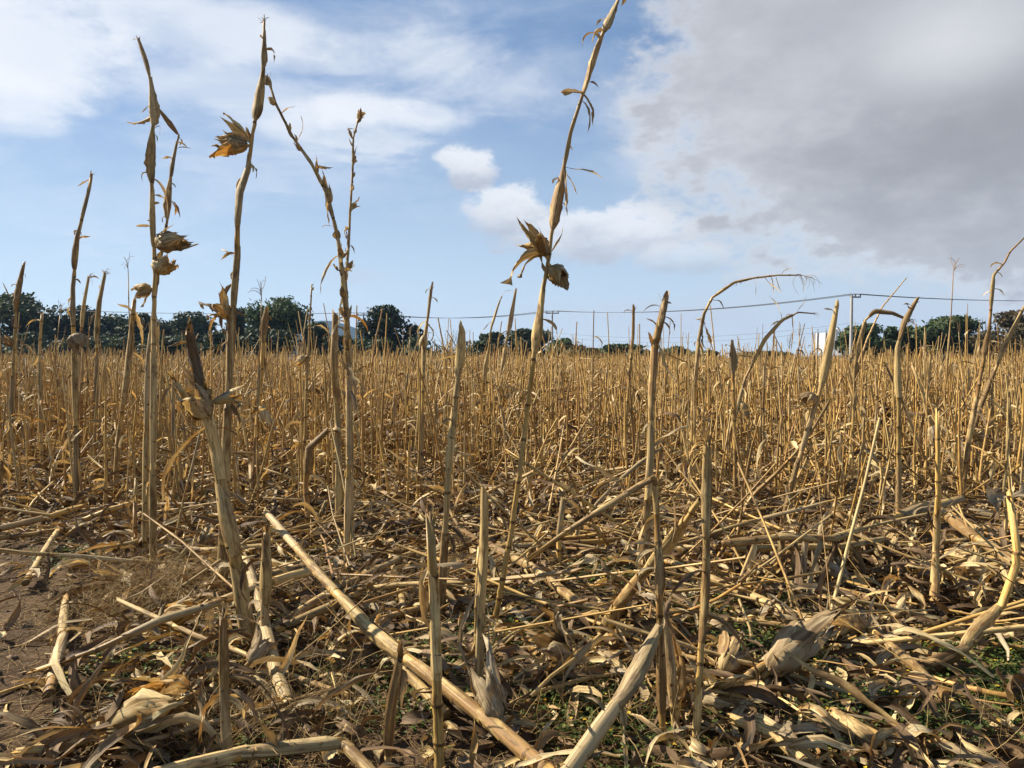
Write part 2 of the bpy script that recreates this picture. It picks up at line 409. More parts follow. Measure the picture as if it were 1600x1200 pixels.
def ribbon(geo, P, Wd, roll, mat, cross=5, fold=0.25, pr=None, rip=0.0, side0=None):
    """P (N,K,3), Wd (N,K) half widths, roll (N,K): leaf blades with a folded midrib"""
    P = np.asarray(P, float)
    if P.ndim == 2: P = P[None]; Wd = np.asarray(Wd)[None]; roll = np.asarray(roll)[None]
    Nn, K, _ = P.shape
    t = tangents(P)
    if side0 is None:
        side = np.cross(t, np.array([0, 0, 1.0]))
        bad = np.linalg.norm(side, axis=-1) < 0.25
        side = np.where(bad[..., None], np.cross(t, np.array([0.6, 0.8, 0])), side)
        # keep the side vector from flipping along the blade
        for k in range(1, K):
            f = np.sum(side[:, k] * side[:, k - 1], -1) < 0
            side[:, k][f] *= -1
    else:
        side = np.broadcast_to(side0, t.shape) - t * np.sum(side0 * t, -1, keepdims=True)
    side = rot_about(nrm(side), t, roll)
    nn = np.cross(side, t)
    u = np.linspace(-1, 1, cross)
    off = (np.abs(u) * fold)[None, None] * Wd[..., None]
    if rip: off = off + rip * Wd[..., None] * rng.normal(size=(Nn, K, cross)) * np.abs(u)
    V = P[:, :, None] + side[:, :, None] * (u[:, None] * Wd[..., None, None]) + nn[:, :, None] * off[..., None]
    L = np.concatenate([np.zeros((Nn, 1)), np.cumsum(np.linalg.norm(np.diff(P, axis=1), axis=-1), 1)], 1)
    pc = np.stack([u[None, None] * Wd[..., None], np.zeros((Nn, K, cross)), np.broadcast_to(L[:, :, None], (Nn, K, cross))], -1)
    geo.grid(V, pc, rng.random(Nn) if pr is None else pr, mat)
def walk(p0, yaw, pitch, L, K, dyaw=0, dpitch=0, jit=0.0, floor=None):
    """(N,) arrays -> (N,K,3) curved paths"""
    p0 = np.asarray(p0, float); Nn = len(p0)
    P = np.zeros((Nn, K, 3)); P[:, 0] = p0
    ds = np.asarray(L, float) / (K - 1)
    ya, pi_ = np.array(yaw, float), np.array(pitch, float)
    for k in range(1, K):
        d = np.stack([np.cos(pi_) * np.cos(ya), np.cos(pi_) * np.sin(ya), np.sin(pi_)], -1)
        P[:, k] = P[:, k - 1] + d * (ds[:, None] if ds.ndim else ds)
        if floor is not None:
            gz = ground_z(P[:, k, 0], P[:, k, 1]) + floor
            P[:, k, 2] = np.maximum(P[:, k, 2], gz)
        ya = ya + np.asarray(dyaw) / (K - 1) + jit * rng.normal(size=Nn)
        pi_ = pi_ + np.asarray(dpitch) / (K - 1) + jit * rng.normal(size=Nn)
    return P
def leafprof(K, sharp=0.75, base=0.55):
    s = np.linspace(0, 1, K)
    return np.maximum((base + (1 - base) * np.sin(np.minimum(s * 2.2, pi / 2))) * (1 - s ** 2.2) ** sharp, 0.03)

# ------------------------------------------------------------------ objects
def tag(o, label=None, cat=None, group=None, kind=None):
    for k, v in (('label', label), ('category', cat), ('group', group), ('kind', kind)):
        if v: o[k] = v
    return o
def mesh_obj(name, me, parent=None):
    o = bpy.data.objects.new(name, me); COL.objects.link(o)
    if parent: o.parent = parent
    return o
def empty(name, loc, rot=(0, 0, 0), scale=1.0):
    o = bpy.data.objects.new(name, None); o.empty_display_size = 0.1
    o.location = loc; o.rotation_euler = rot; o.scale = (scale,) * 3 if not hasattr(scale, '__len__') else scale
    COL.objects.link(o); return o
def place(parts, name, loc, rot, scale, label, cat, group):
    """a thing with its parts and their sub-parts; copies share mesh data"""
    r = empty(name, loc, rot, scale); tag(r, label, cat, group)
    for pn, me, subs in parts:
        p = mesh_obj(pn, me, r)
        for sn, sm in subs: mesh_obj(sn, sm, p)
    return r

# ------------------------------------------------------------------ maize parts
class Path:
    def __init__(self, pts):
        self.P = np.asarray(pts, float)
        self.s = np.concatenate([[0], np.cumsum(np.linalg.norm(np.diff(self.P, axis=0), axis=1))])
        self.L = self.s[-1]
    def at(self, s):
        s = np.asarray(s, float)
        return np.stack([np.interp(s, self.s, self.P[:, i]) for i in range(3)], -1)
    def tan(self, s, e=0.015):
        return nrm(self.at(np.minimum(np.asarray(s) + e, self.L)) - self.at(np.maximum(np.asarray(s) - e, 0)))
def part_stem(path, r0, r1, nside=9, inter=0.17, top='broken', rough=0.004):
    g = Geo(); S = []; R = []; B = []
    s = rng.uniform(0.03, 0.08); nodes = [s]
    while s < path.L - 0.05:
        s += inter * rng.uniform(0.65, 1.4) * (0.6 + 0.6 * min(1, s / 0.5)); nodes.append(s)
    nodes = [x for x in nodes if x < path.L - 0.03]
    S = [0.0]; R = [1.08]; mats = []
    last = 0.0
    for x in nodes:
        mid = (last + x) / 2
        for v, k, mt in ((last + (x - last) * 0.3, 0.95, STEM), (last + (x - last) * .7, 0.95, STEM), (x - 0.011, 1.0, STEM), (x - 0.003, 1.11, NODE), (x + 0.003, 1.10, NODE), (x + 0.012, 1.02, STEM)):
            if v > S[-1] + 0.001: S.append(v); R.append(k); mats.append(mt)
        last = x
    for kx in path.s[1:-1]:                              # keep the bends of the stem
        i = int(np.searchsorted(S, kx))
        if 0 < i < len(S) and abs(S[i] - kx) > 0.006 and abs(S[i - 1] - kx) > 0.006:
            S.insert(i, kx); R.insert(i, 0.95); mats.insert(i - 1, STEM)
    S.append(path.L); R.append(0.9); mats.append(STEM)
    S = np.array(S); R = np.array(R) * (r0 + (r1 - r0) * S / path.L)
    P = path.at(S)
    P[1:-1] += rng.normal(size=(len(S) - 2, 3)) * rough * 0.3
    if top == 'point': R[-1] *= 0.15
    t, b, n = frames(P)
    th = np.arange(nside) * 2 * pi / nside
    ph = rng.uniform(0, 6)
    rr = R[:, None] * (1 + 0.09 * np.cos(2 * th + ph) + 0.03 * rng.normal(size=(1, nside)))
    V = P[:, None] + rr[..., None] * (b[:, None] * np.cos(th)[:, None] + n[:, None] * np.sin(th)[:, None])
    pc = np.stack([np.broadcast_to(np.cos(th) * r0, V.shape[:2]), np.broadcast_to(np.sin(th) * r0, V.shape[:2]), np.broadcast_to(S[:, None], V.shape[:2])], -1)
    if top == 'broken':
        V[-1] += t[-1] * (rng.uniform(-0.02, 0.03, size=(nside, 1)) * min(1, r1 / 0.009))
        V = np.concatenate([V, np.broadcast_to(P[-1] - t[-1] * 0.02, (1, nside, 3))]); pc = np.concatenate([pc, pc[-1:]]); mats.append(NODE)
    V = np.concatenate([np.broadcast_to(P[0], (1, nside, 3)), V]); pc = np.concatenate([pc[:1], pc]); mats.insert(0, NODE)
    g.grid(V, pc, rng.random(), mats, True)
    return ('stem', g.mesh('stem', PM), []), nodes
def part_sheath(path, s0, s1, r, fat=0.8, nside=16, ragged=True, mat=SHEATH, lean=None):
    """a leaf sheath wrapped round the stem: a flattened, fluted spindle with two keeled edges, one lapping over the other"""
    g = Geo(); K = 15
    s0, s1 = max(0.0, s0), min(path.L + 0.05, s1)
    u = np.linspace(0, 1, K); S = s0 + (s1 - s0) * u
    P = path.at(S); over = np.maximum(S - path.L, 0)
    P = P + path.tan(np.array([path.L]))[0] * over[:, None]
    t, b, n = frames(P)
    ph = rng.uniform(-0.5, 0.5) + (pi / 2 if rng.random() < .25 else 0)
    pk = rng.uniform(0.28, 0.5)
    prof = (u / pk) ** (pk * 2.0) * ((1 - u) / (1 - pk)) ** ((1 - pk) * 2.0)
    prof = prof * (1 + 0.10 * rng.normal(size=K)); prof[-1] = 0
    th = np.linspace(0, 2 * pi, nside + 1)
    tw = (ph + rng.normal() * 0.7 * u)[:, None]
    a_ = r * (1.03 + fat * prof); b_ = r * (1.02 + 0.30 * fat * prof)
    keel = np.minimum(prof, 1)[:, None] * min(1.0, fat * 1.5)
    x = a_[:, None] * np.cos(th)[None]
    y = b_[:, None] * np.sign(np.sin(th)) * np.abs(np.sin(th)) ** (1 + 0.7 * keel)
    flute = 1 + (0.035 + 0.05 * keel) * np.cos(th * rng.integers(6, 9) + rng.uniform(0, 6))[None] + 0.02 * rng.normal(size=(1, nside + 1))
    lap = 1 + (0.05 + 0.18 * keel) * np.linspace(0, 1, nside + 1)[None] ** 3
    x, y = x * flute * lap, y * flute
    xr, yr = x * np.cos(tw) - y * np.sin(tw), x * np.sin(tw) + y * np.cos(tw)
    side = rng.choice([-1, 1]) * (r * fat * 0.40 * prof)
    xr = xr + side[:, None] * np.cos(tw); yr = yr + side[:, None] * np.sin(tw)
    V = P[:, None] + b[:, None] * xr[..., None] + n[:, None] * yr[..., None]
    V = V + t[:, None] * ((u[:, None] ** 3) * min(0.03, (s1 - s0) * 0.12) * np.cos(th * 1.0 + ph * 5)[None])[..., None]
    if ragged: V[-1] += t[-1] * rng.uniform(-0.010, 0.014, size=(nside + 1, 1))
    pc = np.stack([np.cos(th)[None] * a_[:, None], np.sin(th)[None] * a_[:, None], np.broadcast_to(S[:, None], xr.shape)], -1)
    g.grid(V, pc, rng.random(), mat)
    return ('sheath', g.mesh('sheath', PM), [])
def part_leaf(p, yaw, pitch, L, W_, droop=1.6, K=14, twist=2.5, mat=LEAF, cross=5, split=False, dyaw=None):
    g = Geo()
    Pp = walk([p], [yaw], [pitch], np.array([L]), K, dyaw if dyaw is not None else rng.normal() * 0.9, -droop, 0.10)
    roll = np.linspace(0, 1, K)[None] * twist * rng.choice([-1, 1]) + rng.normal() * 0.3
    pf = leafprof(K, 0.7, 0.45)[None] * W_ * (1 + 0.12 * rng.normal(size=(1, K)))
    ribbon(g, Pp, pf, roll + 0.15 * rng.normal(size=(1, K)).cumsum(1), mat, cross, rng.uniform(0.3, 0.9), None, 0.16)
    return ('leaf', g.mesh('leaf', PM), [])
def petal(axis, L, R0, th0, width, opened, K=11, C=7, mat=HUSK, curl=0.0):
    """one husk blade: a patch of a swollen spindle that peels away from it towards the tip"""
    g = Geo()
    a = nrm(np.asarray(axis, float)); ref = np.array([0, 0, 1.0]) if abs(a[2]) < 0.8 else np.array([1.0, 0, 0])
    b = nrm(np.cross(a, ref)); n = np.cross(a, b)
    s = np.linspace(0, 1, K); u = np.linspace(-1, 1, C)
    Rr = R0 * (0.25 + 0.95 * np.sin(pi * np.clip(s, 0, 1) ** 0.75 * 0.97) ** 0.8)
    op = opened * L * s ** 1.9
    zz = s * L * (1 - 0.28 * abs(opened) * s ** 2) - curl * L * s ** 4
    wprof = width * (0.55 + 0.6 * np.sin(pi * np.minimum(s * 0.9 + 0.08, 1))) * (1 - 0.62 * s ** 3)
    lat = rng.normal() * 0.22 * L * (0.3 + abs(opened)) * s ** 2
    th = th0 + u[None] * wprof[:, None] * (1 - 0.35 * opened * s[:, None])
    wr = 0.10 * rng.normal(size=(K, C)) * R0 + 0.12 * R0 * np.cos(u * 6 + rng.uniform(0, 6) + s[:, None] * rng.normal() * 4) * (0.4 + s[:, None])
    rad = Rr[:, None] + wr
    V = a[None, None] * (zz[:, None, None] + 0.03 * L * rng.normal(size=(K, C, 1)) * s[:, None, None] ** 2 + (0.10 * L * rng.normal(size=(1, C, 1)) * (s[:, None, None] > 0.97))) + rad[..., None] * (b * np.cos(th)[..., None] + n * np.sin(th)[..., None])
    V = V + op[:, None, None] * (b * cos(th0) + n * sin(th0))
    V = V + np.array([0, 0, -1.0]) * (abs(opened) * L * rng.uniform(0.25, 0.9) * s ** 2.5)[:, None, None] + (b * -sin(th0) + n * cos(th0)) * lat[:, None, None]
    pc = np.stack([np.broadcast_to(u * 0.04, (K, C)), np.zeros((K, C)), np.broadcast_to(s[:, None] * L, (K, C))], -1)
    g.grid(V, pc, rng.random(), mat)
    return g
def shift(g, o):
    g.V = [v + np.asarray(o) for v in g.V]; return g
def part_husk(p, axis, L=0.19, R0=0.024, opened=0.5, n=6, mat=HUSK, wilt=0.0):
    """emptied husk of an ear: shank, and its blades as sub-parts"""
    a = nrm(np.asarray(axis, float))
    g = Geo()
    sh = np.stack([np.asarray(p) - a * 0.02, np.asarray(p) + a * 0.02, np.asarray(p) + a * 0.05])
    tube(g, sh, np.array([0.008, 0.010, 0.011]), STEM, 7)
    inner = petal(a, L * 0.8, R0 * 0.75, rng.uniform(0, 6), 1.6, opened * 0.25, mat=mat)
    shift(inner, p)
    for at in ('V', 'Q', 'MI', 'PC', 'PR'):
        lst = getattr(inner, at)
        if at == 'Q': lst = [q + g.n for q in lst]
        getattr(g, at).extend(lst)
    g.n += inner.n
    subs = []
    t0 = rng.uniform(0, 6)
    for i in range(n):
        o = opened * rng.uniform(0.35, 1.25) * (1 if rng.random() > 0.25 else 0.15)
        q = petal(a, L * rng.uniform(0.5, 1.15), R0 * rng.uniform(0.95, 1.2), t0 + i * 2 * pi / n + rng.normal() * 0.2, rng.uniform(0.8, 1.3), o, mat=mat if rng.random() > 0.2 else GREY, curl=rng.uniform(0, 0.25) * opened)
        subs.append(('husk_blade', shift(q, p).mesh('husk_blade', PM)))
    return ('husk', g.mesh('husk', PM), subs)
def part_tassel(p, d, L=0.25, n=7, droop=0.8, spread=0.5):
    g = Geo(); K = 10
    d = nrm(np.asarray(d, float)); yaw, pit = math.atan2(d[1], d[0]), math.asin(d[2])
    P0 = walk([p], [yaw], [pit], np.array([L]), K, 0, -droop * 0.4, 0.05)
    rs = np.linspace(1, 0.4, K) * 0.0028
    tube(g, P0, rs[None], TASSEL, 5)
    idx = rng.integers(0, K // 2, n)
    starts = P0[0, idx]
    Pb = walk(starts, yaw + rng.normal(size=n) * spread * 1.6, pit + rng.normal(size=n) * spread, L * rng.uniform(0.4, 0.8, n), 12, rng.normal(size=n) * 0.6, -droop * rng.uniform(0.6, 1.8, n), 0.08)
    rb = np.where(np.arange(12) % 2 == 0, 0.0014, 0.0030)[None] * np.ones((n, 1)) * np.linspace(1, 0.6, 12)
    tube(g, Pb, rb, TASSEL, 4)
    return ('tassel', g.mesh('tassel', PM), [])

def build_stalk(pts, r0, r1, feats, top='broken', nside=9, inter=0.17, shreds=0.0, lying=False):
    """pts are local, base first. feats: tuples ('s', f0, f1, fat) ('auto', f0, f1, fat) ('l', f, angle, L, W, droop[, mat]) ('h', f, angle, L, R, open, n[, mat]) ('t', L, n, droop)
       angles are degrees seen from the front: 0 right, 90 up, 180 left"""
    path = Path(pts)
    stem, nodes = part_stem(path, r0, r1, nside, inter, top)
    parts = [stem]
    rad = lambda s: r0 + (r1 - r0) * min(1, s / path.L)
    def dirv_(a, dep=None):
        dep = rng.normal() * 0.35 if dep is None else dep
        v = nrm(np.array([cos(radians(a)), dep, sin(radians(a))]))
        return v, math.atan2(v[1], v[0]), math.asin(v[2])
    for f in feats:
        k = f[0]
        if k == 's':
            parts.append(part_sheath(path, f[1] * path.L, f[2] * path.L, rad(f[1] * path.L), f[3] * (1.6 if shreds and f[3] > .22 else 1.2), 16 if shreds else 12, mat=f[4] if len(f) > 4 else SHEATH))
            for _k in range(int(rng.integers(1, 4)) if rng.random() < shreds else 0):
                s = min(f[2] * rng.uniform(.9, 1.0), 1.0) * path.L; v, ya, pt = dirv_(rng.choice([20, 160]) + rng.uniform(-50, 40))
                parts.append(part_leaf(path.at([s])[0], ya, pt, rng.uniform(.04, .16), rng.uniform(.004, .012), rng.uniform(.5, 3), 9, mat=[LEAF, SHEATH, GREY, HUSK][rng.integers(4)], cross=3))
        elif k == 'auto':
            nd = [0.0] + nodes + [path.L]
            for a, b in zip(nd[:-1], nd[1:]):
                if f[1] * path.L <= a < f[2] * path.L and rng.random() < 0.85:
                    parts.append(part_sheath(path, a, a + (b - a) * rng.uniform(0.85, 1.08), rad(a), f[3] * rng.uniform(0.4, 1.4)))
        elif k == 'b':                                   # small bracts set along the stem, pointing up it
            for s in np.sort(rng.uniform(f[1], f[2], f[3])) * path.L:
                tt = path.tan(np.array([s]))[0]; v, ya, pt = dirv_(rng.uniform(0, 360))
                q = petal(nrm(tt + 0.30 * v), f[4] * rng.uniform(.35, 1.35), f[4] * rng.uniform(.10, .2), rng.uniform(0, 6), rng.uniform(.9, 1.7), rng.uniform(0, .25), 8, 6, SHEATH if rng.random() < .6 else LEAF)
                parts.append(('bract', shift(q, path.at([s])[0] + v * rad(s) * .6).mesh('bract', PM), []))
        elif k == 'l':
            s = f[1] * path.L; v, ya, pt = dirv_(f[2])
            parts.append(part_leaf(path.at([s])[0] + v * rad(s) * 0.5, ya, pt, f[3], f[4], f[5], mat=f[6] if len(f) > 6 else LEAF, twist=rng.uniform(0.5, 4)))
        elif k == 'h':
            s = f[1] * path.L; v, ya, pt = dirv_(f[2], rng.normal() * 0.2)
            parts.append(part_husk(path.at([s])[0] + v * (rad(s) + 0.012), v, f[3], f[4], f[5], f[6], f[7] if len(f) > 7 else HUSK))
        elif k == 't':
            parts.append(part_tassel(path.at([path.L])[0], path.tan(np.array([path.L]))[0], f[1], f[2], f[3]))
    if shreds:
        tt = path.tan(np.array([path.L]))[0]
        if top == 'broken' and r1 > 0.006:
            for _k in range(int(rng.integers(2, 5))):
                v, ya, pt = dirv_(rng.uniform(0, 360)); d = nrm(tt + 0.35 * v)
                q = part_leaf(path.at([path.L])[0] + v * r1 * .7 - tt * .012, math.atan2(d[1], d[0]), math.asin(np.clip(d[2], -1, 1)), rng.uniform(.025, .085), r1 * rng.uniform(.25, .6), rng.uniform(0, 1.6), 7, .4, SHEATH if rng.random() < .5 else LEAF, 3)
                parts.append(('splinter', q[1], []))
        if not lying:
            for _k in range(int(rng.integers(0, 4))):
                f_ = rng.uniform(.2, .85); v, ya, pt = dirv_(rng.choice([-25, 205]) + rng.uniform(-50, 30))
                parts.append(part_leaf(path.at([f_ * path.L])[0] + v * rad(f_ * path.L) * .5, ya, pt, rng.uniform(.12, .36), rng.uniform(.008, .02), rng.uniform(.8, 3), mat=[LEAF, DARK, GREY, SHEATH][rng.integers(4)], twist=rng.uniform(1, 5)))
    return parts

# ================================================================== THE PLACE
# ------------------------------------------------------------------ ground
def axis_lines(dense_lo, dense_hi, step, far_lo, far_hi, grow=1.16):
    a = list(np.arange(dense_lo, dense_hi + 1e-6, step)); s = step
    x = a[-1]
    while x < far_hi: s *= grow; x = min(x + s, far_hi); a.append(x)
    s = step; x = a[0]; b = []
    while x > far_lo: s *= grow; x = max(x - s, far_lo); b.append(x)
    return np.array(b[::-1] + a)
gx = axis_lines(-4.6, 4.6, 0.035, -3800, 3800)
gy = axis_lines(1.6, 8.0, 0.035, -60, 3800)
GX, GY = np.meshgrid(gx, gy)
GZ = ground_z(GX, GY) + 0.02 * fbm(GX * 16, GY * 16, 2, 21) * (np.hypot(GX, GY) < 12)
g = Geo(); V = np.stack([GX, GY, GZ], -1)
g.grid(V, V, 0.5, 0)
tag(mesh_obj('ground', g.mesh('ground', [M_SOIL])), kind='structure')

# ------------------------------------------------------------------ far hills
hx = np.linspace(-2600, 2600, 120); hy = np.linspace(2300, 3500, 26)
HX, HY = np.meshgrid(hx, hy)
def hpx(px): return (px - 800) / F_PX * 2700
ridge = (100 * np.exp(-((HX - hpx(512)) / 150) ** 2) + 52 * np.exp(-((HX - hpx(600)) / 170) ** 2) + 70 * np.exp(-((HX - hpx(400)) / 260) ** 2)
         + 42 * np.exp(-((HX - hpx(930)) / 330) ** 2) + 50 * np.exp(-((HX + 2100) / 700) ** 2) + 45 * np.exp(-((HX - 1900) / 800) ** 2))
HZ = ridge * np.exp(-((HY - 2750) / 300) ** 2) * (1 + 0.35 * fbm(HX / 150, HY / 150, 4, 31)) - 6
g = Geo(); V = np.stack([HX, HY, HZ], -1); g.grid(V, V, 0.5, 0)
tag(mesh_obj('hills', g.mesh('hills', [M_HILL])), kind='structure')

# ------------------------------------------------------------------ trees beyond the field
def crown_geo(w, h, base, lobes, n, leaf, seed, airy=0.0):
    r = np.random.default_rng(seed); g = Geo()
    cs = []
    for i in range(lobes):
        a = r.uniform(0, 2 * pi); q = r.uniform(0.1, 0.62) ** 0.8
        zz = r.uniform(0.12, 0.86)
        lim = math.sqrt(max(0.05, 1 - (2 * zz - 0.75) ** 2 * 0.7))
        cs.append((cos(a) * q * w * 0.5 * lim, sin(a) * q * w * 0.5 * lim, base + zz * (h - base) * 0.86, r.uniform(0.13, 0.25) * w, r.uniform(0.10, 0.19) * h))
    cs.append((0, 0, base + (h - base) * 0.45, 0.30 * w, 0.33 * (h - base)))
    C = np.array(cs); pick = r.integers(0, len(C), n)
    d = nrm(r.normal(size=(n, 3))); rad = r.uniform(0, 1, n) ** (0.28 if not airy else 0.5) * (1 + 0.12 * r.normal(size=n))
    c = C[pick]
    P = c[:, :3] + d * rad[:, None] * np.stack([c[:, 3], c[:, 3], c[:, 4]], -1)
    P = P[P[:, 2] > base * 0.55]; d = d[:len(P)]
    n = len(P)
    nn = nrm(d + 0.8 * r.normal(size=(n, 3)) + np.array([0, 0, 0.4])); a = nrm(np.cross(nn, r.normal(size=(n, 3)))); b = np.cross(nn, a)
    sz = leaf * r.uniform(0.6, 1.5, n)[:, None]
    P[:, 0] *= w * 0.5 / np.percentile(np.abs(P[:, 0]), 99); P[:, 2] *= h / np.percentile(P[:, 2], 99.5)
    k = (P[:, 2] < h * 1.01) & (np.abs(P[:, 0]) < w * 0.54); P = P[k]; a = a[k]; b = b[k]; sz = sz[k]; n = len(P)
    q = np.stack([np.stack([P - a * sz - b * sz * .55, P + a * sz - b * sz * .35], 1), np.stack([P - a * sz * .6 + b * sz * .55, P + a * sz * .8 + b * sz * .5], 1)], 1)
    g.grid(q, q, r.random(n), 0)
    return g, C
def tree(px, wpx, top, Yd, kind, label, cat='tree', name='tree', airy=0.0, n=6500, bare=False, base=0.10):
    x = at_depth(px, HORIZON, Yd)[0]; w_ = wpx * 1.10 / F_PX * Yd; h = HCAM + (HORIZON - top) / F_PX * Yd
    root = empty(name, (x, Yd, 0)); tag(root, label, cat, 'trees and bushes beyond the field')
    seed = int(px * 7 + 1000 + Yd)
    rr = np.random.default_rng(abs(seed))
    if not bare:
        gg, C = crown_geo(w_, h, h * base, 13 if name == 'tree' else 8, n, 0.0042 * Yd * 0.5, abs(seed), airy)
        mesh_obj('crown', gg.mesh('crown', [M_TREE[kind]], False), root)
    else:
        C = np.stack([rr.normal(size=40) * w_ * 0.27, rr.normal(size=40) * w_ * 0.2, h * rr.uniform(0.45, 1.0, 40), np.ones(40), np.ones(40)], -1)
    t = Geo(); th = h * (0.5 if not bare else 0.6)
    tube(t, np.array([[0, 0, -0.3], [0.05 * w_ * rr.normal(), 0, th * 0.5], [0.04 * w_ * rr.normal(), 0.2, th]]), np.array([0.035, 0.026, 0.014]) * h * (1 if name == 'tree' else 0.5), 0, 8)
    for c in C[: (9 if not bare else 40)]:
        s = np.array([0, 0, rr.uniform(0.2, 0.8) * th])
        mid = (s + c[:3]) / 2 + rr.normal(size=3) * 0.03 * h
        tube(t, np.stack([s, mid, c[:3]]), np.array([0.012, 0.008, 0.003]) * h * (1 if not bare else 0.6), 0, 5)
    mesh_obj('trunk', t.mesh('trunk', [M_BARK]), root)
T = 150
TREES = [
    (15, 120, 452, 140, 0, 'broad dark tree at the far left edge of the field'),
    (92, 92, 470, 150, 0, 'dark round tree behind the leftmost tall stalk'),
    (158, 84, 478, 156, 0, 'low dark tree left of the forked tall stalk'),
    (222, 84, 483, 150, 0, 'dark spreading tree just behind the forked tall stalk'),
    (185, 80, 488, 168, 0, 'low dark tree filling the gap left of the forked stalk'),
    (268, 60, 498, 160, 0, 'low dark tree filling the gap right of the forked stalk'),
    (312, 82, 487, 150, 0, 'dark rounded tree between the forked stalk and the tall stalk with husk'),
    (372, 44, 480, 140, 0, 'narrow dark tree hidden behind the tall stalk with husk'),
    (441, 94, 462, 135, 1, 'fresh green airy tree right of the tall stalk with husk'),
    (494, 44, 503, 130, 0, 'small dark tree at the right foot of the airy green tree'),
    (610, 88, 477, 140, 0, 'big solitary dome-shaped dark tree beside the double crossarm pole'),
    (765, 58, 519, 150, 0, 'small round dark tree left of the middle pole'),
    (826, 66, 513, 150, 0, 'dark tree directly left of the middle utility pole'),
    (880, 42, 528, 145, 1, 'small dark tree directly right of the middle utility pole'),
    (965, 64, 537, 170, 1, 'low far tree right of the middle of the skyline'),
    (1052, 44, 540, 190, 0, 'tiny far tree low behind the thick pointed stalk'),
    (1338, 84, 505, 120, 1, 'rounded green tree beside the white signboard'),
    (1402, 46, 509, 128, 1, 'small green tree between two larger rounded trees on the right'),
    (1478, 100, 493, 125, 1, 'large rounded green tree left of the bare tree'),
    (1592, 112, 486, 118, 2, 'brownish green tree at the right edge'),
]
for px, wp, top, Yd, k, lab in TREES:
    tree(px, wp, top + (8 if px < 300 else 2), Yd, k, lab, airy=0.6 if px == 441 else 0)
tree(1538, 58, 490, 128, 0, 'leafless grey tree between the green and brownish trees', bare=True)
tree(703, 54, 512, 135, 0, 'sparse leafless tree right of the dome-shaped tree', bare=True)
BUSH = [(40, 110, 520), (140, 110, 524), (262, 90, 526), (345, 70, 520), (420, 80, 515), (530, 76, 524), (585, 70, 530), (660, 70, 528), (735, 60, 534), (905, 60, 540),
        (1010, 60, 547), (1100, 70, 549), (1205, 80, 549), (1385, 60, 530), (1440, 80, 528), (1535, 80, 526)]
BL = ['at the far left end', 'second from the left end', 'below the forked tall stalk', 'left of the tall stalk with husk', 'under the airy green tree', 'left of the double crossarm pole',
      'at the left foot of the dome-shaped tree', 'at the right foot of the dome-shaped tree', 'left of the small round tree', 'right of the middle pole', 'right of the low far tree',
      'low in the middle of the right half', 'left of the white signboard', 'right of the rounded tree by the signboard', 'below the large rounded green tree', 'under the leafless grey tree']
for (px, wp, top), lab in zip(BUSH, BL):
    tree(px, wp, top, 128, 0, 'low dark bush in the far hedge ' + lab, 'bush', 'bush', n=2600, base=0.02)

# ------------------------------------------------------------------ utility poles and cables
POLES = [(-180, 470, 150, 2), (568, 490, 138, 2), (863, 487, 134, 1), (1331, 461, 100, 0), (1990, 455, 92, 0)]
attach = []
PLAB = ['utility pole', 'concrete utility pole with two crossarms left of the dome-shaped tree', 'concrete utility pole with one crossarm in the middle of the skyline',
        'pale concrete utility pole with bracket to one side, behind the rounded tree on the right', 'utility pole']
for i, (px, py, Yd, arms) in enumerate(POLES):
    p = at_depth(px, py, Yd); x, h = p[0], p[2]
    vis = 0 < px < 1600
    pts = []
    k = Yd / 134
    if vis:
        root = empty('utility_pole', (x, Yd, 0)); tag(root, PLAB[i], 'utility pole', 'utility poles beyond the field')
        gg = Geo(); zz = np.linspace(-0.5, h, 6)
        tube(gg, np.stack([np.zeros(6), np.zeros(6), zz], -1), np.linspace(0.21, 0.13, 6) * (1 if arms else 1.25), 0, 10)
        tube(gg, np.array([[0, 0, h], [0, 0, h + 0.02]]), np.array([0.13, 0.01]) * (1 if arms else 1.25), 0, 10)
        mesh_obj('shaft', gg.mesh('shaft', [M_CONC]), root)
    heights = [h - 0.25, h - 1.55][:max(1, arms)]
    for j, hz in enumerate(heights):
        x0, x1 = (-1.15, 1.15) if arms else (-0.15, 1.25)
        if vis:
            me = bpy.data.meshes.new('crossarm'); s = 0.09
            cb = [(a, b * s + 0.2, hz + c * s) for a in (x0, x1) for b in (-1, 1) for c in (-1, 1)]
            me.from_pydata(cb, [], [(0, 1, 3, 2), (4, 6, 7, 5), (0, 4, 5, 1), (2, 3, 7, 6), (0, 2, 6, 4), (1, 5, 7, 3)]); me.materials.append(M_STEEL)
            mesh_obj('crossarm', me, root)
        for a in (0.04, 0.5, 0.96):
            xi = x0 + (x1 - x0) * a
            if vis:
                gi = Geo(); zs = np.array([0.06, 0.10, 0.14, 0.22, 0.26, 0.34, 0.40]) + hz
                tube(gi, np.stack([np.full(7, xi), np.full(7, 0.2), zs], -1), np.array([0.02, 0.02, 0.08, 0.045, 0.085, 0.06, 0.01]) * 1.3, 0, 8)
                mesh_obj('insulator', gi.mesh('insulator', [M_INSUL]), root)
            if j == 0: pts.append((x + xi, Yd + 0.2, hz + 0.42))
    pts.append((x, Yd - 0.22, h - 3.6)); pts.append((x, Yd - 0.22, h - 4.3))
    attach.append(pts)
WL = ['upper power cable nearest the left ends of the crossarms, along the skyline', 'middle power cable of the upper three, along the skyline', 'upper power cable at the right ends of the crossarms, along the skyline',
      'thin lower cable strung below the crossarms', 'lowest thin cable strung between the poles']
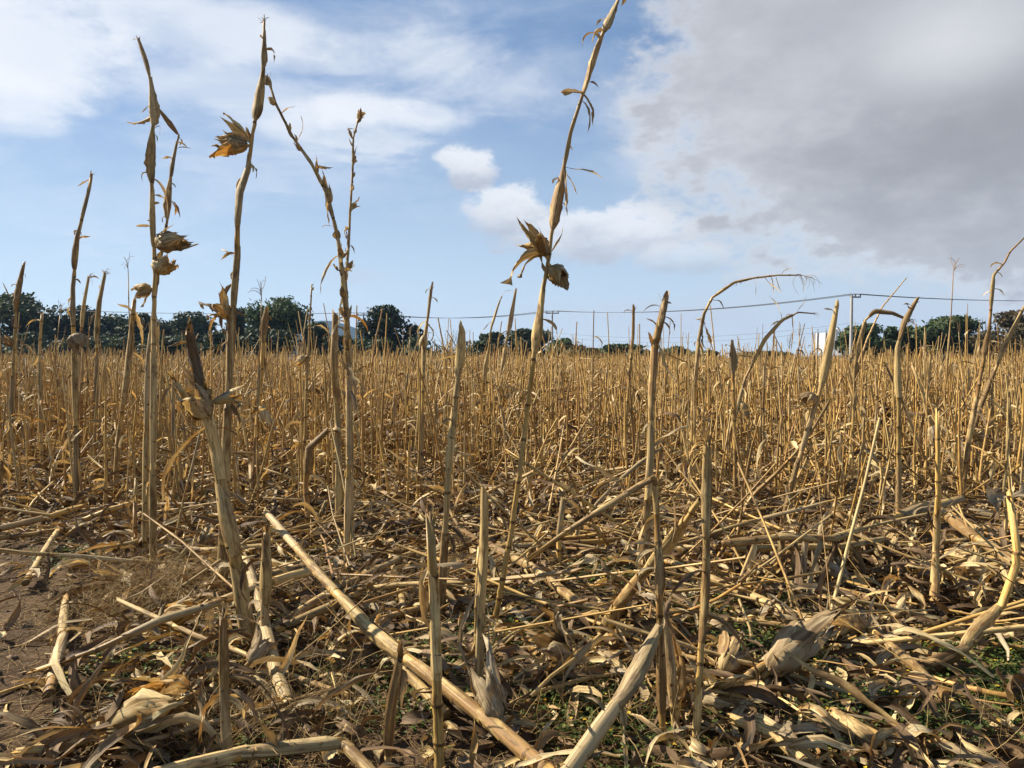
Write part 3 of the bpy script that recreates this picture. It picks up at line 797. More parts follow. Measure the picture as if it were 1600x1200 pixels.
for c in range(5):
    P = []
    for a, b in zip(attach[:-1], attach[1:]):
        a, b = np.array(a[c]), np.array(b[c]); t = np.linspace(0, 1, 24)
        seg = a + (b - a) * t[:, None]; seg[:, 2] -= (1.1 if c < 3 else 1.4) * 4 * t * (1 - t)
        P.append(seg[:-1])
    P.append(np.array([attach[-1][c]])); P = np.concatenate(P)
    gg = Geo(); tube(gg, P, np.full(len(P), 0.030 if c < 3 else 0.014), 0, 5)
    tag(mesh_obj('power_cable', gg.mesh('power_cable', [M_WIRE])), WL[c], 'cable', 'overhead cables')

# ------------------------------------------------------------------ white signboard
def box_mesh(name, lo, hi, mat, shear=0.0):
    me = bpy.data.meshes.new(name)
    v = [(x + shear * (z - lo[2]), y, z) for x in (lo[0], hi[0]) for y in (lo[1], hi[1]) for z in (lo[2], hi[2])]
    me.from_pydata(v, [], [(0, 1, 3, 2), (4, 6, 7, 5), (0, 4, 5, 1), (2, 3, 7, 6), (0, 2, 6, 4), (1, 5, 7, 3)]); me.materials.append(mat)
    return me
BY = 118.0; bx = at_depth(1283, 560, BY)[0]; mpp = BY / F_PX
root = empty('signboard', (bx, BY, 0), (0, 0, radians(-55))); tag(root, 'blank white signboard on posts left of the rounded green tree', 'signboard')
zb, zt = HCAM + 9 * mpp, HCAM + 47 * mpp
for i in range(2):
    mesh_obj('board_panel', box_mesh('board_panel', (-1.25 + i * 1.275, -0.05, zb), (-0.0 + i * 1.275, 0.05, zt - 0.7), M_BOARD, 0.07), root)
mesh_obj('board_panel', box_mesh('board_panel', (1.9, -0.02, zb + 1.8), (2.6, 0.06, zt - 0.1), M_BOARD, 0.05), root)
for xx in (-0.7, 0.7, 2.25):
    gg = Geo(); tube(gg, np.array([[xx, -0.14, -0.4], [xx, -0.14, zb], [xx + 0.15, -0.14, zt - 0.1]]), np.full(3, 0.075), 0, 8)
    mesh_obj('post', gg.mesh('post', [M_CONC]), root)

# ------------------------------------------------------------------ maize stalks one can tell apart, standing
LAND = []            # landmarks for the labels of the crowd: (photo x, words)
STAND = 'dry maize stalks standing in the field'
def hero(label, base, pts, wb, wt, feats, lm=None, top='broken', depth=None, inter=0.17, lean=0.0):
    Yd = depth if depth else depth_of(base[1])
    P0 = at_depth(base[0], base[1], Yd); P0[2] = ground_z(P0[0], P0[1]) - 0.03
    n = len(pts)
    P = [P0] + [at_depth(x, y, Yd + lean * (i + 1) / n + 0.02 * rng.normal()) for i, (x, y) in enumerate(pts)]
    P = np.array(P) - P0
    parts = build_stalk(P, wb / F_PX * Yd / 2 * 0.75, wt / F_PX * Yd / 2 * 0.74, feats, top, 10, inter, 0.85)
    place(parts, 'corn_stalk', tuple(P0), (0, 0, 0), 1.0, label, 'corn stalk', STAND)
    if lm: LAND.append((base[0], lm, Yd))

hero('tall straight dry stalk with a peeling husk near its top, at upper left', (346, 930),
     [(352, 780), (356, 640), (363, 500), (371, 400), (371, 352), (374, 300), (388, 262), (394, 215), (403, 160), (411, 110), (413, 52), (413, 34)], 19, 5,
     [('s', .02, .16, .15), ('s', .18, .34, .15), ('s', .35, .5, .2), ('s', .51, .62, .25), ('s', .645, .765, .85), ('s', .83, .92, 1.2), ('s', .92, .985, 1.1),
      ('h', .785, 172, .21, .032, .36, 9), ('h', .79, 140, .22, .024, .4, 3, SHEATH), ('t', .05, 5, .3), ('l', .785, 100, .13, .014, .3), ('l', .75, 20, .07, .01, 2.5), ('l', .755, 330, .10, .008, 2), ('h', .48, 118, .22, .028, .5, 6, SHEATH), ('l', .5, 175, .3, .012, 2.2)],
     'the tall stalk with husk')
hero('thick dark leaning stalk crowned by a torn pale husk, left of centre', (394, 1018),
     [(375, 905), (352, 800), (338, 700), (322, 640), (303, 560), (296, 524)], 28, 17,
     [('s', .05, .30, .15), ('s', .32, .52, .25), ('s', .55, .76, .3), ('s', .84, 1.02, .4, DARK), ('h', .72, 112, .25, .040, .4, 8, HUSK), ('h', .78, 25, .24, .016, .7, 4), ('l', .72, 215, .42, .016, 1.3)],
     'the thick dark leaning stalk')
hero('tall forked dry stalk, straight stem with a broken drooping tip', (240, 893),
     [(239, 760), (240, 620), (240, 500), (242, 430), (239, 340), (237, 255), (240, 190), (235, 124), (227, 93), (217, 62)], 14, 5,
     [('s', .02, .2, .12), ('s', .22, .42, .15), ('s', .62, .73, .6), ('s', .735, .835, .95), ('s', .84, .92, 1.0), ('s', .93, 1., 1.2), ('h', .565, 60, .18, .040, .35, 8), ('h', .545, 190, .17, .03, .6, 5),
      ('h', .62, 15, .20, .042, .35, 8, SHEATH), ('l', .855, 172, .19, .020, .1), ('l', .745, -30, .3, .012, .8), ('l', .655, 175, .1, .012, .4, HUSK), ('l', 1., -40, .09, .006, .6), ('l', .64, 10, .14, .012, .2), ('l', .5, -60, .2, .018, .7)],
     'the tall forked stalk')
hero('thinner side shoot leaning beside the tall forked stalk', (226, 868),
     [(228, 700), (233, 560), (240, 480), (250, 410), (261, 345), (268, 262), (279, 211), (262, 190), (249, 172)], 12, 4,
     [('s', .05, .28, .12), ('s', .3, .5, .2), ('s', .75, .835, .8), ('s', .84, .91, .8), ('s', .935, 1., .8), ('l', .70, 30, .16, .010, 1.4, HUSK), ('l', .69, -35, .14, .008, 1), ('l', .70, 60, .12, .006, 2.4)])
hero('slim stalk with a plump closed husk bulb at half height, far left', (121, 800),
     [(118, 640), (115, 540), (114, 450), (121, 370), (133, 322), (140, 292), (143, 273)], 11, 5,
     [('s', .02, .25, .12), ('s', .28, .48, .15), ('s', .56, .7, .4), ('s', .72, .85, .4), ('s', .87, 1., .45), ('h', .54, -62, .17, .062, .03, 7, GREY), ('l', .48, -80, .2, .02, .3)],
     'the slim stalk with husk bulb')
hero('dry stalk whose leafy top has snapped into a long arch to the left', (541, 890),
     [(545, 720), (545, 600), (541, 500), (536, 440), (528, 372), (512, 305), (487, 256), (456, 212), (430, 160), (419, 122)], 13, 4,
     [('s', .03, .2, .15), ('s', .22, .40, .15), ('auto', .36, .97, .25), ('b', .38, .99, 36, .105), ('l', .45, 265, .3, .014, .5), ('l', .55, 250, .2, .01, .6), ('l', .5, 200, .15, .01, .6), ('l', .74, 260, .16, .012, .3), ('l', .86, 60, .18, .006, -.8), ('l', .80, 40, .12, .012, 1), ('l', .68, 150, .1, .01, 1), ('l', .92, 75, .13, .006, .3), ('l', .6, 10, .08, .01, 1)],
     'the arched leafy stalk', inter=.1)
hero('straight thin stalk strung with small dry bracts beside the arched top', (551, 872),
     [(549, 700), (548, 560), (540, 440), (545, 380), (547, 330), (551, 270), (552, 215), (559, 190), (565, 180)], 9, 3,
     [('s', .1, .3, .2), ('auto', .5, .97, .2), ('b', .42, 1., 20, .075), ('l', .78, 25, .12, .008, -.2), ('l', .70, -25, .09, .006, .5), ('l', .73, 160, .07, .008, .5), ('l', .95, 170, .07, .004, 1), ('l', .99, 60, .05, .008, 1), ('h', .64, 60, .07, .012, .3, 4), ('h', .77, 60, .07, .012, .3, 4), ('h', .87, 80, .07, .011, .3, 4), ('h', .97, 70, .08, .013, .4, 4)], inter=.09)
hero('dry companion stalk with a pale hanging husk below the arched top', (529, 830),
     [(530, 740), (527, 640), (523, 565), (524, 500)], 12, 13, [('s', .1, .4, .2), ('s', .62, 1.03, .35), ('l', .99, 40, .3, .022, 2.6, HUSK), ('l', .97, 350, .35, .016, 1.8)])
hero('tallest bare stalk leaning right across the middle sky and leaving the frame', (770, 988),
     [(785, 910), (800, 826), (812, 740), (822, 660), (832, 580), (838, 520), (846, 470), (858, 400), (868, 318), (880, 268), (892, 204), (904, 168), (922, 110), (944, 46), (966, 0), (985, -50)], 12, 4.5,
     [('s', .42, .52, 1.3), ('s', .60, .695, 1.5), ('s', .70, .80, .3), ('s', .795, .895, 2.1), ('s', .89, .955, 1.3), ('h', .555, 118, .22, .024, .55, 5, SHEATH), ('h', .565, 165, .19, .022, .6, 3, SHEATH), ('h', .55, -50, .13, .03, .3, 6), ('l', .80, 170, .12, .020, .2), ('l', .80, -50, .17, .011, .5),
      ('l', .695, -80, .25, .012, .3), ('l', .695, -18, .25, .006, .4, HUSK), ('l', .69, -45, .14, .006, .3), ('l', .955, 15, .09, .016, 1.4, HUSK), ('l', .56, 60, .16, .007, 0)],
     'the tallest leaning stalk', inter=.14)
hero('stout cut stub with a splintered top standing at the bottom edge', (688, 1215), [(682, 1050), (679, 930), (672, 812)], 23, 20, [('s', .42, .80, .08)], 'the stout front stub')
hero('bare stalk slanting slightly right behind the stout front stub', (688, 968), [(694, 860), (701, 740), (712, 620), (722, 520)], 16, 12, [('s', .02, .3, .1), ('s', .52, .75, .12), ('s', .86, 1.02, .3)], 'the bare mid-front stalk')
hero('grey weathered twin stub wrapped in a dry sheath, right of the stout front stub', (748, 1092), [(751, 960), (756, 860), (757, 778)], 17, 15, [('s', .0, .45, .2), ('s', .4, 1.02, .3), ('l', .55, 225, .35, .012, 1.8, GREY), ('l', .5, -60, .3, .01, 1.8, GREY)])
hero('reddish thin stub clinging to the grey twin stub', (742, 1040), [(745, 920), (748, 860)], 8, 8, [])
hero('thick pointed stalk right of centre with a torn sheath on top', (1004, 905), [(1012, 780), (1017, 700), (1018, 620), (1023, 540), (1031, 505), (1038, 474)], 17, 10,
     [('s', .0, .3, .12), ('s', .34, .56, .14), ('s', .58, .98, .35), ('s', .84, 1.03, .5), ('l', .86, -70, .30, .015, .5, HUSK), ('l', .82, 110, .14, .015, .2)], 'the thick pointed stalk')
hero('short stout stalk with two plump sheaths in the right foreground', (1086, 1165), [(1092, 1075), (1098, 980), (1103, 900), (1104, 830), (1105, 750), (1105, 696)], 15, 11,
     [('s', .36, .71, .42), ('s', .70, 1.02, .42), ('s', .02, .22, .1)], 'the short stout stalk')
hero('upright stalk folded over at the top into a long slanting end', (1034, 1165), [(1034, 1060), (1030, 900), (1026, 800), (1023, 746), (1000, 758), (930, 802), (860, 848), (826, 874)], 15, 10,
     [('s', .1, .3, .25), ('s', .38, .5, .3), ('s', .56, .63, .2), ('s', .66, .9, .15)], 'the folded stalk')
hero('orange splintered stump bundled beside the folded stalk', (1058, 1150), [(1050, 1060), (1040, 985), (1030, 930)], 20, 15, [('s', .3, .9, .35), ('l', .8, -55, .35, .016, 1), ('l', .85, 20, .5, .012, 2.6, GREY)])
hero('pale yellow split stump leaning in the same bundle', (1072, 1135), [(1062, 1040), (1050, 985), (1038, 950)], 15, 12, [('l', 1, 140, .12, .02, 1, GREY)])
hero('slanting yellow stalk with a red-brown sheath leaning over the folded stalk', (932, 1004), [(965, 945), (1014, 885), (1060, 828), (1096, 778)], 20, 10,
     [('s', .02, .28, .5), ('s', .28, .52, .3), ('s', .54, .82, .55)], lean=-0.85)
hero('arching stalk on the right with its tassel drooping high over the field', (1078, 742), [(1082, 640), (1092, 530), (1100, 490), (1113, 465), (1148, 441), (1180, 434), (1215, 430), (1245, 430)], 9, 3,
     [('s', .28, .5, .3), ('s', .5, .62, .4), ('s', .68, .82, .35), ('t', .32, 12, 1.4), ('l', .58, -70, .34, .032, .6), ('l', .56, -95, .3, .022, .5, GREY), ('l', .5, -60, .3, .020, .8, HUSK), ('l', .88, -85, .32, .010, .3, HUSK), ('l', .90, -75, .22, .012, .8, HUSK), ('l', .94, 60, .22, .005, 1.5), ('l', .58, 170, .09, .012, .2), ('l', .84, -70, .2, .006, .3, HUSK), ('l', .92, -80, .2, .006, .2, HUSK)], 'the arching tasselled stalk')
hero('lower arching stalk bowing right beneath the tasselled one', (1128, 770), [(1140, 680), (1165, 590), (1195, 530), (1222, 500), (1250, 487), (1272, 490)], 9, 3,
     [('s', .3, .55, .3), ('s', .6, .9, .4), ('l', .7, -85, .4, .012, .1), ('l', .8, -85, .4, .010, .2), ('l', .9, -85, .35, .009, .3), ('l', .85, 95, .3, .008, .8), ('h', .45, -70, .18, .03, .4, 6, SHEATH), ('l', .92, 60, .2, .005, .2)])
hero('straight yellow stalk with a dark pointed tip in the right half', (1404, 845), [(1404, 720), (1405, 620), (1402, 545), (1412, 505), (1428, 476)], 12, 6, [('s', .1, .3, .1), ('s', .6, .82, .35), ('s', .83, 1.02, .4), ('l', .85, -80, .2, .02, .3)], 'the straight dark-tipped stalk')
hero('leaning stalk with a dark closed husk and a spear-like top sheath', (1216, 845), [(1240, 745), (1268, 655), (1284, 600), (1294, 545), (1307, 482)], 11, 7, [('s', .05, .35, .12), ('s', .68, 1.02, .6), ('h', .64, 200, .16, .035, .15, 6), ('s', .4, .62, .2)], 'the spear-topped stalk')
hero('arched stalk bent to the right like a hook near the signboard', (1328, 730), [(1332, 620), (1340, 545), (1352, 500), (1367, 487), (1395, 490), (1420, 500)], 9, 4, [('s', .3, .55, .3), ('s', .55, .75, .4), ('s', .78, 1., .5), ('t', .2, 8, 2.2)], 'the hooked stalk')
hero('thin straw-like stalk slanting right through the hooked one', (1325, 680), [(1335, 590), (1355, 530), (1378, 480), (1418, 432)], 8, 2, [('s', .3, .5, .3), ('l', .75, 90, .05, .01, .3)], top='point')
hero('tall zigzag stalk with a curled tip at the right edge', (1500, 800), [(1512, 700), (1530, 600), (1545, 520), (1553, 430), (1570, 410), (1583, 385), (1600, 372)], 10, 3, [('s', .2, .4, .15), ('s', .55, .66, .4), ('s', .72, .84, .3), ('l', .88, 150, .12, .014, 2), ('t', .14, 6, 1.5)], 'the zigzag stalk')
hero('pale leaning stalk crossing the right edge behind the zigzag stalk', (1500, 760), [(1530, 640), (1568, 545), (1605, 470)], 10, 5, [('s', .3, .6, .3), ('s', .65, .95, .5), ('h', .3, -30, .13, .03, .3, 5)])
hero('upright stalk with ragged brown foot in the right foreground', (1458, 960), [(1463, 860), (1466, 760), (1465, 640)], 15, 8, [('s', .0, .28, .45), ('s', .3, .55, .2), ('l', .5, 30, .25, .02, .8), ('l', .1, 210, .3, .02, 1.4), ('l', .12, -40, .3, .022, 1.6)], 'the brown-footed stalk')
hero('kinked stalk with a rolled leaf collar at the right edge', (1360, 1085), [(1440, 1050), (1500, 1020), (1565, 945), (1588, 880), (1590, 830), (1576, 770)], 22, 13, [('s', .03, .35, .3), ('s', .36, .55, .35), ('l', .98, 160, .22, .045, 1.2, GREY), ('l', .97, 20, .25, .045, 1.5, GREY)], 'the kinked right-edge stalk', depth=3.2)
hero('dry stalk with a dangling collapsed husk left of the airy green tree', (396, 792), [(400, 690), (407, 600), (412, 530), (416, 490)], 10, 8, [('s', .05, .35, .15), ('s', .85, 1.02, .5), ('h', .55, -70, .24, .035, .2, 6), ('l', .82, -80, .35, .014, .2), ('l', .5, 215, .3, .02, 1.2)], 'the stalk with dangling husk')
hero('pale slender stalk with a short tassel right of the airy green tree', (480, 805), [(476, 700), (480, 580), (484, 500), (487, 446)], 9, 3, [('s', .1, .3, .2), ('b', .55, .99, 8, .06), ('h', .70, 210, .15, .022, .3, 5)], 'the slender tasselled stalk')
hero('split-topped stalk in front of the small bare tree', (657, 782), [(660, 640), (663, 540), (668, 500), (674, 452)], 9, 4, [('s', .1, .4, .2), ('s', .6, .85, .6), ('s', .86, 1.02, .5), ('l', .85, 190, .2, .016, 1.8), ('l', .83, -20, .18, .016, 1.8), ('h', .8, 250, .14, .02, .4, 5)], 'the split-topped stalk')
hero('thin stalk with a curled hair-thin tip left of the tallest leaning stalk', (752, 690), [(756, 600), (768, 510), (778, 478), (785, 460)], 7, 2.5, [('s', .4, .6, .5), ('s', .75, .95, .9), ('l', 1., 40, .2, .004, .6, HUSK)], top='point')
hero('thin bladed stalk close left of the tallest leaning stalk', (778, 700), [(782, 600), (792, 530), (805, 458)], 7, 4, [('s', .45, .7, .4), ('s', .72, 1.02, .6), ('h', .3, 200, .14, .02, .3, 5)])
hero('slim upright stalk with a narrow tip between the tallest stalk and the pointed stalk', (973, 770), [(978, 660), (985, 570), (989, 525), (990, 486)], 8, 5, [('s', .1, .35, .12), ('s', .8, 1.02, .3), ('h', .75, 80, .06, .012, .2, 4)], 'the slim upright stalk')
hero('stalk with a curled-over top and a bent yellow limb in the right half', (1150, 800), [(1149, 700), (1146, 600), (1144, 545)], 9, 6, [('s', .1, .4, .12), ('s', .85, 1.05, .9), ('l', .82, -60, .45, .010, .2), ('h', .4, -40, .15, .035, .2, 6)], 'the curled-top stalk')
hero('broken short stalk with a folded-over grey leaf top in the middle ground', (872, 892), [(874, 830), (880, 782)], 11, 11, [('l', .98, 20, .22, .02, .5, GREY), ('l', .97, 10, .2, .018, .9), ('s', .5, 1., .2)], 'the folded grey-topped stub')
hero('hollow brown stub leaning against the long fallen stalk', (414, 1034), [(414, 930), (416, 838)], 17, 14, [('s', .1, .5, .12), ('s', .5, 1.06, .5)])
hero('grey flattened stub at the bottom left', (356, 1190), [(350, 1080), (348, 962)], 17, 14, [('s', .05, .5, .2), ('s', .5, .98, .2)])
hero('small torn stub under the long fallen stalk, bottom centre', (604, 1192), [(612, 1110), (624, 1030)], 15, 14, [('s', .2, 1.05, .35), ('l', 1., -75, .16, .02, .3, GREY)])
hero('two-leaf splinter stub low in the bottom centre', (532, 1130), [(528, 1090), (520, 1056)], 9, 6, [])
hero('straw-coloured stub with a split top in the left middle ground', (180, 782), [(184, 700), (196, 600), (205, 520), (210, 470)], 10, 9, [('s', .1, .4, .15), ('s', .5, .9, .5), ('l', .95, -75, .35, .024, .5), ('l', .92, 100, .2, .016, 1.2), ('l', .9, -80, .3, .014, .3, HUSK)], 'the split straw stalk')
hero('dry stalk with a flagged top leaf in front of the left trees', (146, 742), [(150, 620), (152, 520), (156, 470), (164, 428)], 8, 5, [('s', .3, .6, .2), ('s', .65, 1.0, .7), ('t', .10, 6, 2.5)])
hero('dry stalk with a bowed wispy top left of the flagged one', (128, 735), [(126, 600), (127, 520), (132, 470), (138, 436)], 8, 4, [('s', .4, .7, .3), ('s', .75, 1.0, .7), ('t', .12, 5, 2.5)])
hero('tall thin stalk with two tips at the far left edge', (14, 755), [(18, 640), (22, 540), (26, 470), (37, 412)], 9, 4, [('s', .2, .5, .2), ('s', .78, 1.0, .9), ('h', .62, 120, .13, .03, .15, 5, GREY), ('l', .8, 120, .3, .01, .3), ('l', .9, 150, .12, .008, 1.2)], 'the far-left twin-tipped stalk')
hero('low broken stalk with a curled leaf at the far left', (66, 752), [(64, 650), (62, 540), (66, 492)], 8, 6, [('s', .3, .7, .3), ('l', .95, 130, .25, .012, 2.4), ('l', .8, 250, .3, .02, .6)])
hero('bare stick leaning left in the left middle ground', (206, 830), [(212, 790), (213, 750)], 9, 8, [], depth=6.0)
hero('short upright stick left of the tall forked stalk, snapped level', (211, 860), [(211, 786)], 9, 9, [])
hero('bent sheathed stub at the foot of the stalk with dangling husk', (483, 830), [(478, 760), (482, 700), (510, 675)], 12, 11, [('s', .55, 1., .6), ('l', 1., 30, .2, .02, 1)])
hero('thin dry stalk leaning left in the right middle ground', (1480, 770), [(1465, 700), (1440, 610), (1425, 570)], 8, 5, [('s', .3, .7, .3), ('h', .55, -80, .18, .04, .2, 6)])

# ------------------------------------------------------------------ fallen stalks one can tell apart
FALL = 'dry maize stalks fallen across the ground'
def fallen(label, pts, wb, wt, feats, lm=None, top='broken', inter=0.17):
    P = np.array([at_z(x, y, z + .035) for x, y, z in pts])
    P[:, 2] += np.array([float(ground_z(p[0], p[1])) for p in P])
    wy = np.linspace(wb, wt, 2) / F_PX * P[:, 1].mean() / 2
    if len(P) == 2: P = np.stack([P[0], P.mean(0) + rng.normal(size=3) * 0.008, P[1]])
    O = P[0].copy()
    parts = build_stalk(P - O, wy[0] * 0.78, wy[1] * 0.78, feats, top, 10, inter, 0.5, True)
    place(parts, 'fallen_stalk', tuple(O), (0, 0, 0), 1.0, label, 'fallen stalk', FALL)
    if lm: LAND.append((np.mean([p[0] for p in pts]), lm, P[:, 1].mean()))
fallen('long thick fallen stalk slanting from upper left to the bottom centre', [(868, 1205, .03), (760, 1120, .06), (640, 1035, .12), (580, 985, .16), (500, 900, .27), (416, 800, .40)], 24, 15, [('s', .02, .3, .08), ('s', .32, .52, .3), ('s', .55, .74, .12), ('s', .76, .98, .1), ('l', .42, -90, .14, .02, .2, GREY)], 'the long thick fallen stalk')
fallen('second fallen stalk pressed close under the long thick one', [(700, 1120, .02), (640, 1060, .06), (575, 975, .14)], 20, 16, [('s', .1, .9, .1)])
fallen('yellow tapering stalk slanting down to the left with a hanging torn leaf', [(492, 893, .14), (405, 914, .18), (330, 945, .22), (250, 972, .20), (150, 1018, .10), (52, 1056, .03)], 20, 8, [('s', .0, .22, .1), ('s', .26, .5, .12), ('s', .52, .78, .15), ('l', .52, -75, .22, .045, .4, LEAF), ('l', .5, -60, .2, .035, .6), ('l', .53, -100, .15, .03, .4, GREY)], 'the yellow slanting stalk')
fallen('pale bleached stalk lying steeply below the thick dark leaning stalk', [(452, 1102, .02), (432, 1050, .06), (405, 940, .16), (383, 872, .22)], 21, 18, [('s', .02, .5, .12), ('s', .52, .98, .12), ('l', .05, 200, .3, .018, 1.6, GREY), ('l', .04, 180, .35, .02, 2.2, GREY)], 'the pale bleached stalk')
fallen('thick brown stalk lying along the bottom edge, left of centre', [(230, 1208, .03), (380, 1172, .05), (528, 1145, .08)], 30, 24, [('s', .0, .45, .08), ('s', .48, .97, .08)], 'the thick bottom-edge stalk')
fallen('short broken end bent down from the bottom-edge stalk', [(532, 1142, .08), (562, 1172, .06), (598, 1212, .03)], 22, 20, [('s', .1, .9, .1)])
fallen('whitish split stalk leaning from the bottom edge up to the bundled stumps', [(878, 1212, .04), (930, 1140, .14), (978, 1075, .25), (1028, 985, .40)], 30, 18, [('s', .5, .98, .35), ('l', .55, -80, .2, .016, .4), ('s', .02, .46, .06)], 'the whitish split stalk')
fallen('yellow fallen stalk slanting right in the middle foreground', [(645, 792, .06), (745, 845, .06), (830, 890, .05), (900, 940, .04), (945, 968, .03)], 17, 15, [('s', .05, .3, .1), ('s', .32, .6, .1), ('s', .62, .98, .12)])
fallen('long fallen stalk slanting right behind the short stout stalk', [(1040, 880, .05), (1120, 908, .06), (1220, 955, .06), (1310, 992, .05)], 17, 17, [('s', .05, .4, .08), ('s', .42, .98, .12)], 'the long back-slanting stalk')
fallen('straight yellow stick lying level behind the short stout stalk', [(1070, 962, .03), (1170, 978, .03), (1262, 985, .04)], 10, 11, [('s', .5, .98, .12)])
fallen('thin stalk lying level across the middle ground right of centre', [(935, 942, .02), (1040, 955, .03), (1085, 968, .03)], 9, 9, [])
fallen('dark stalk propped diagonally above the field with a flared sheath, left of centre', [(486, 692, .38), (555, 680, .45), (635, 658, .55), (720, 634, .70), (800, 618, .75), (905, 603, .80)], 10, 5, [('s', .15, .45, .3), ('s', .48, .62, .3), ('l', .56, 20, .35, .05, .5, SHEATH), ('s', .66, .95, .5)], 'the propped diagonal stalk')
fallen('short yellow stick pointing at the viewer in the middle foreground', [(632, 956, .02), (610, 872, .04)], 13, 11, [])
fallen('stick with a pale torn cap lying level in the middle foreground', [(690, 948, .03), (600, 968, .03)], 14, 12, [('l', 1., 180, .1, .028, .6, HUSK)])
fallen('knobby brown stick lying at the left edge among straw', [(40, 912, .02), (62, 872, .03), (90, 836, .04)], 12, 11, [('s', .5, .95, .1)])
fallen('long dark stalk lying level at the left edge, upper one', [(-40, 838, .10), (60, 818, .10), (128, 793, .12)], 12, 11, [('s', .1, .5, .1)])
fallen('dark stalk lying level at the left edge, lower one', [(-40, 850, .04), (60, 838, .04), (112, 830, .04)], 10, 9, [])
fallen('pale ragged stalk pointing at the viewer on the bare soil edge', [(76, 1086, .02), (98, 1000, .03), (103, 930, .03)], 19, 14, [('s', .1, .45, .15), ('s', .48, .9, .2), ('l', .5, 200, .12, .02, 1.2, HUSK), ('l', .5, 30, .1, .02, 1, HUSK)], 'the ragged soil-edge stalk')
fallen('bent yellow stick reaching from the short snapped stick to the left', [(122, 818, .03), (170, 798, .12), (216, 786, .16)], 9, 9, [])
fallen('brown stick lying under the yellow slanting stalk', [(320, 916, .03), (400, 905, .05), (494, 884, .07)], 20, 17, [('s', .1, .9, .12)])
fallen('sheathed stalk heaped level in the right middle ground, top one', [(1128, 850, .25), (1220, 842, .28), (1300, 838, .28), (1345, 822, .3)], 14, 12, [('s', .02, .3, .2), ('s', .33, .6, .25), ('s', .64, .98, .2), ('l', .15, -80, .4, .03, .8, DARK), ('l', .42, -95, .45, .035, .6, DARK), ('l', .7, -85, .45, .035, .8, DARK), ('l', .9, -70, .4, .03, .8, DARK), ('l', .2, 250, .3, .03, .8), ('l', .35, -80, .35, .035, .6), ('l', .5, -75, .4, .035, .6, GREY), ('l', .6, 260, .35, .03, .6), ('l', .8, -60, .4, .03, 1, GREY)], 'the heaped sheathed stalks')
fallen('dark sheathed stalk heaped level in the right middle ground, lower one', [(1150, 860, .18), (1230, 858, .2), (1310, 850, .22), (1380, 838, .22)], 13, 11, [('s', .02, .25, .25), ('s', .3, .55, .2), ('s', .6, .98, .25), ('l', .25, -85, .4, .03, .5, DARK), ('l', .62, -95, .4, .035, .5, DARK), ('l', .3, -80, .3, .035, .6, GREY), ('l', .45, 265, .35, .03, .4, GREY), ('l', .55, -70, .4, .03, .8), ('l', .7, -80, .35, .035, .5), ('l', .9, -60, .3, .03, .8), ('l', .75, -110, .3, .03, 1.2)])
fallen('flat golden sheathed stalk lying level left of the brown-footed stalk', [(1362, 814, .16), (1430, 800, .20), (1502, 784, .24)], 13, 16, [('s', .3, .98, .35)])
fallen('yellow stalk slanting down right from the brown-footed stalk', [(1476, 806, .26), (1520, 840, .20), (1575, 878, .12), (1620, 912, .06)], 20, 17, [('s', .02, .45, .2), ('s', .5, .98, .2)])
fallen('orange-banded stick lying level right of the brown-footed stalk', [(1492, 893, .08), (1545, 897, .08), (1600, 898, .08)], 12, 12, [('s', .5, 1., .05)])
fallen('thick grey fallen stalk behind the orange-banded stick', [(1480, 868, .06), (1530, 878, .07), (1610, 892, .06)], 19, 19, [('s', .1, .98, .3)])
fallen('fallen stalk ending in a grey torn husk in the right foreground', [(1130, 1092, .06), (1190, 1055, .10), (1260, 1010, .10), (1330, 985, .06)], 16, 14, [('h', .28, -60, .26, .040, .35, 7, GREY), ('h', .3, 260, .24, .04, .3, 6, GREY), ('s', .4, .95, .3), ('l', .35, -70, .3, .03, .8, GREY)], 'the grey-husked fallen stalk')
fallen('fallen stalk crossing behind the kinked right-edge stalk', [(1500, 1120, .03), (1430, 1040, .06), (1360, 985, .08)], 18, 16, [('s', .1, .5, .15), ('s', .5, .95, .2), ('l', .8, 250, .18, .03, .6, HUSK)])
fallen('thin fallen stick along the right foreground weeds', [(1620, 1100, .03), (1520, 1080, .03), (1440, 1055, .03)], 12, 10, [])
fallen('fat golden split sheath lying in the bottom right corner litter', [(1300, 1130, .03), (1340, 1150, .05), (1390, 1172, .04)], 20, 26, [('s', .02, 1., .5)])
fallen('bent stalk lying at the bottom right edge of the bundle', [(1260, 1200, .03), (1215, 1160, .05), (1140, 1130, .06)], 20, 18, [('s', .05, .95, .25), ('l', .5, 60, .2, .03, 1, GREY)])
fallen('long thin stick lying level right of the long thick fallen stalk', [(700, 1010, .02), (620, 1018, .02), (478, 1016, .03)], 9, 8, [])
fallen('stalk lying level behind the tallest leaning stalk', [(780, 858, .06), (880, 852, .06), (990, 844, .06)], 10, 9, [('s', .1, .4, .1)])
fallen('stalk lying level across the left middle ground', [(200, 790, .05), (330, 805, .05), (440, 815, .06)], 9, 9, [('s', .1, .4, .1), ('s', .5, .9, .1)])
fallen('pale fallen stalk lying level in the left middle foreground', [(245, 852, .04), (330, 856, .05), (420, 852, .05)], 15, 14, [('s', .02, .4, .1), ('s', .45, .95, .15)])
fallen('stalk slanting across behind the long thick fallen stalk', [(420, 985, .03), (520, 925, .06), (650, 860, .08)], 16, 12, [('s', .1, .5, .1)])
fallen('grey stalk slanting close to the left of the one behind', [(428, 985, .03), (500, 955, .05), (560, 930, .06)], 15, 15, [('s', .1, .9, .2)])

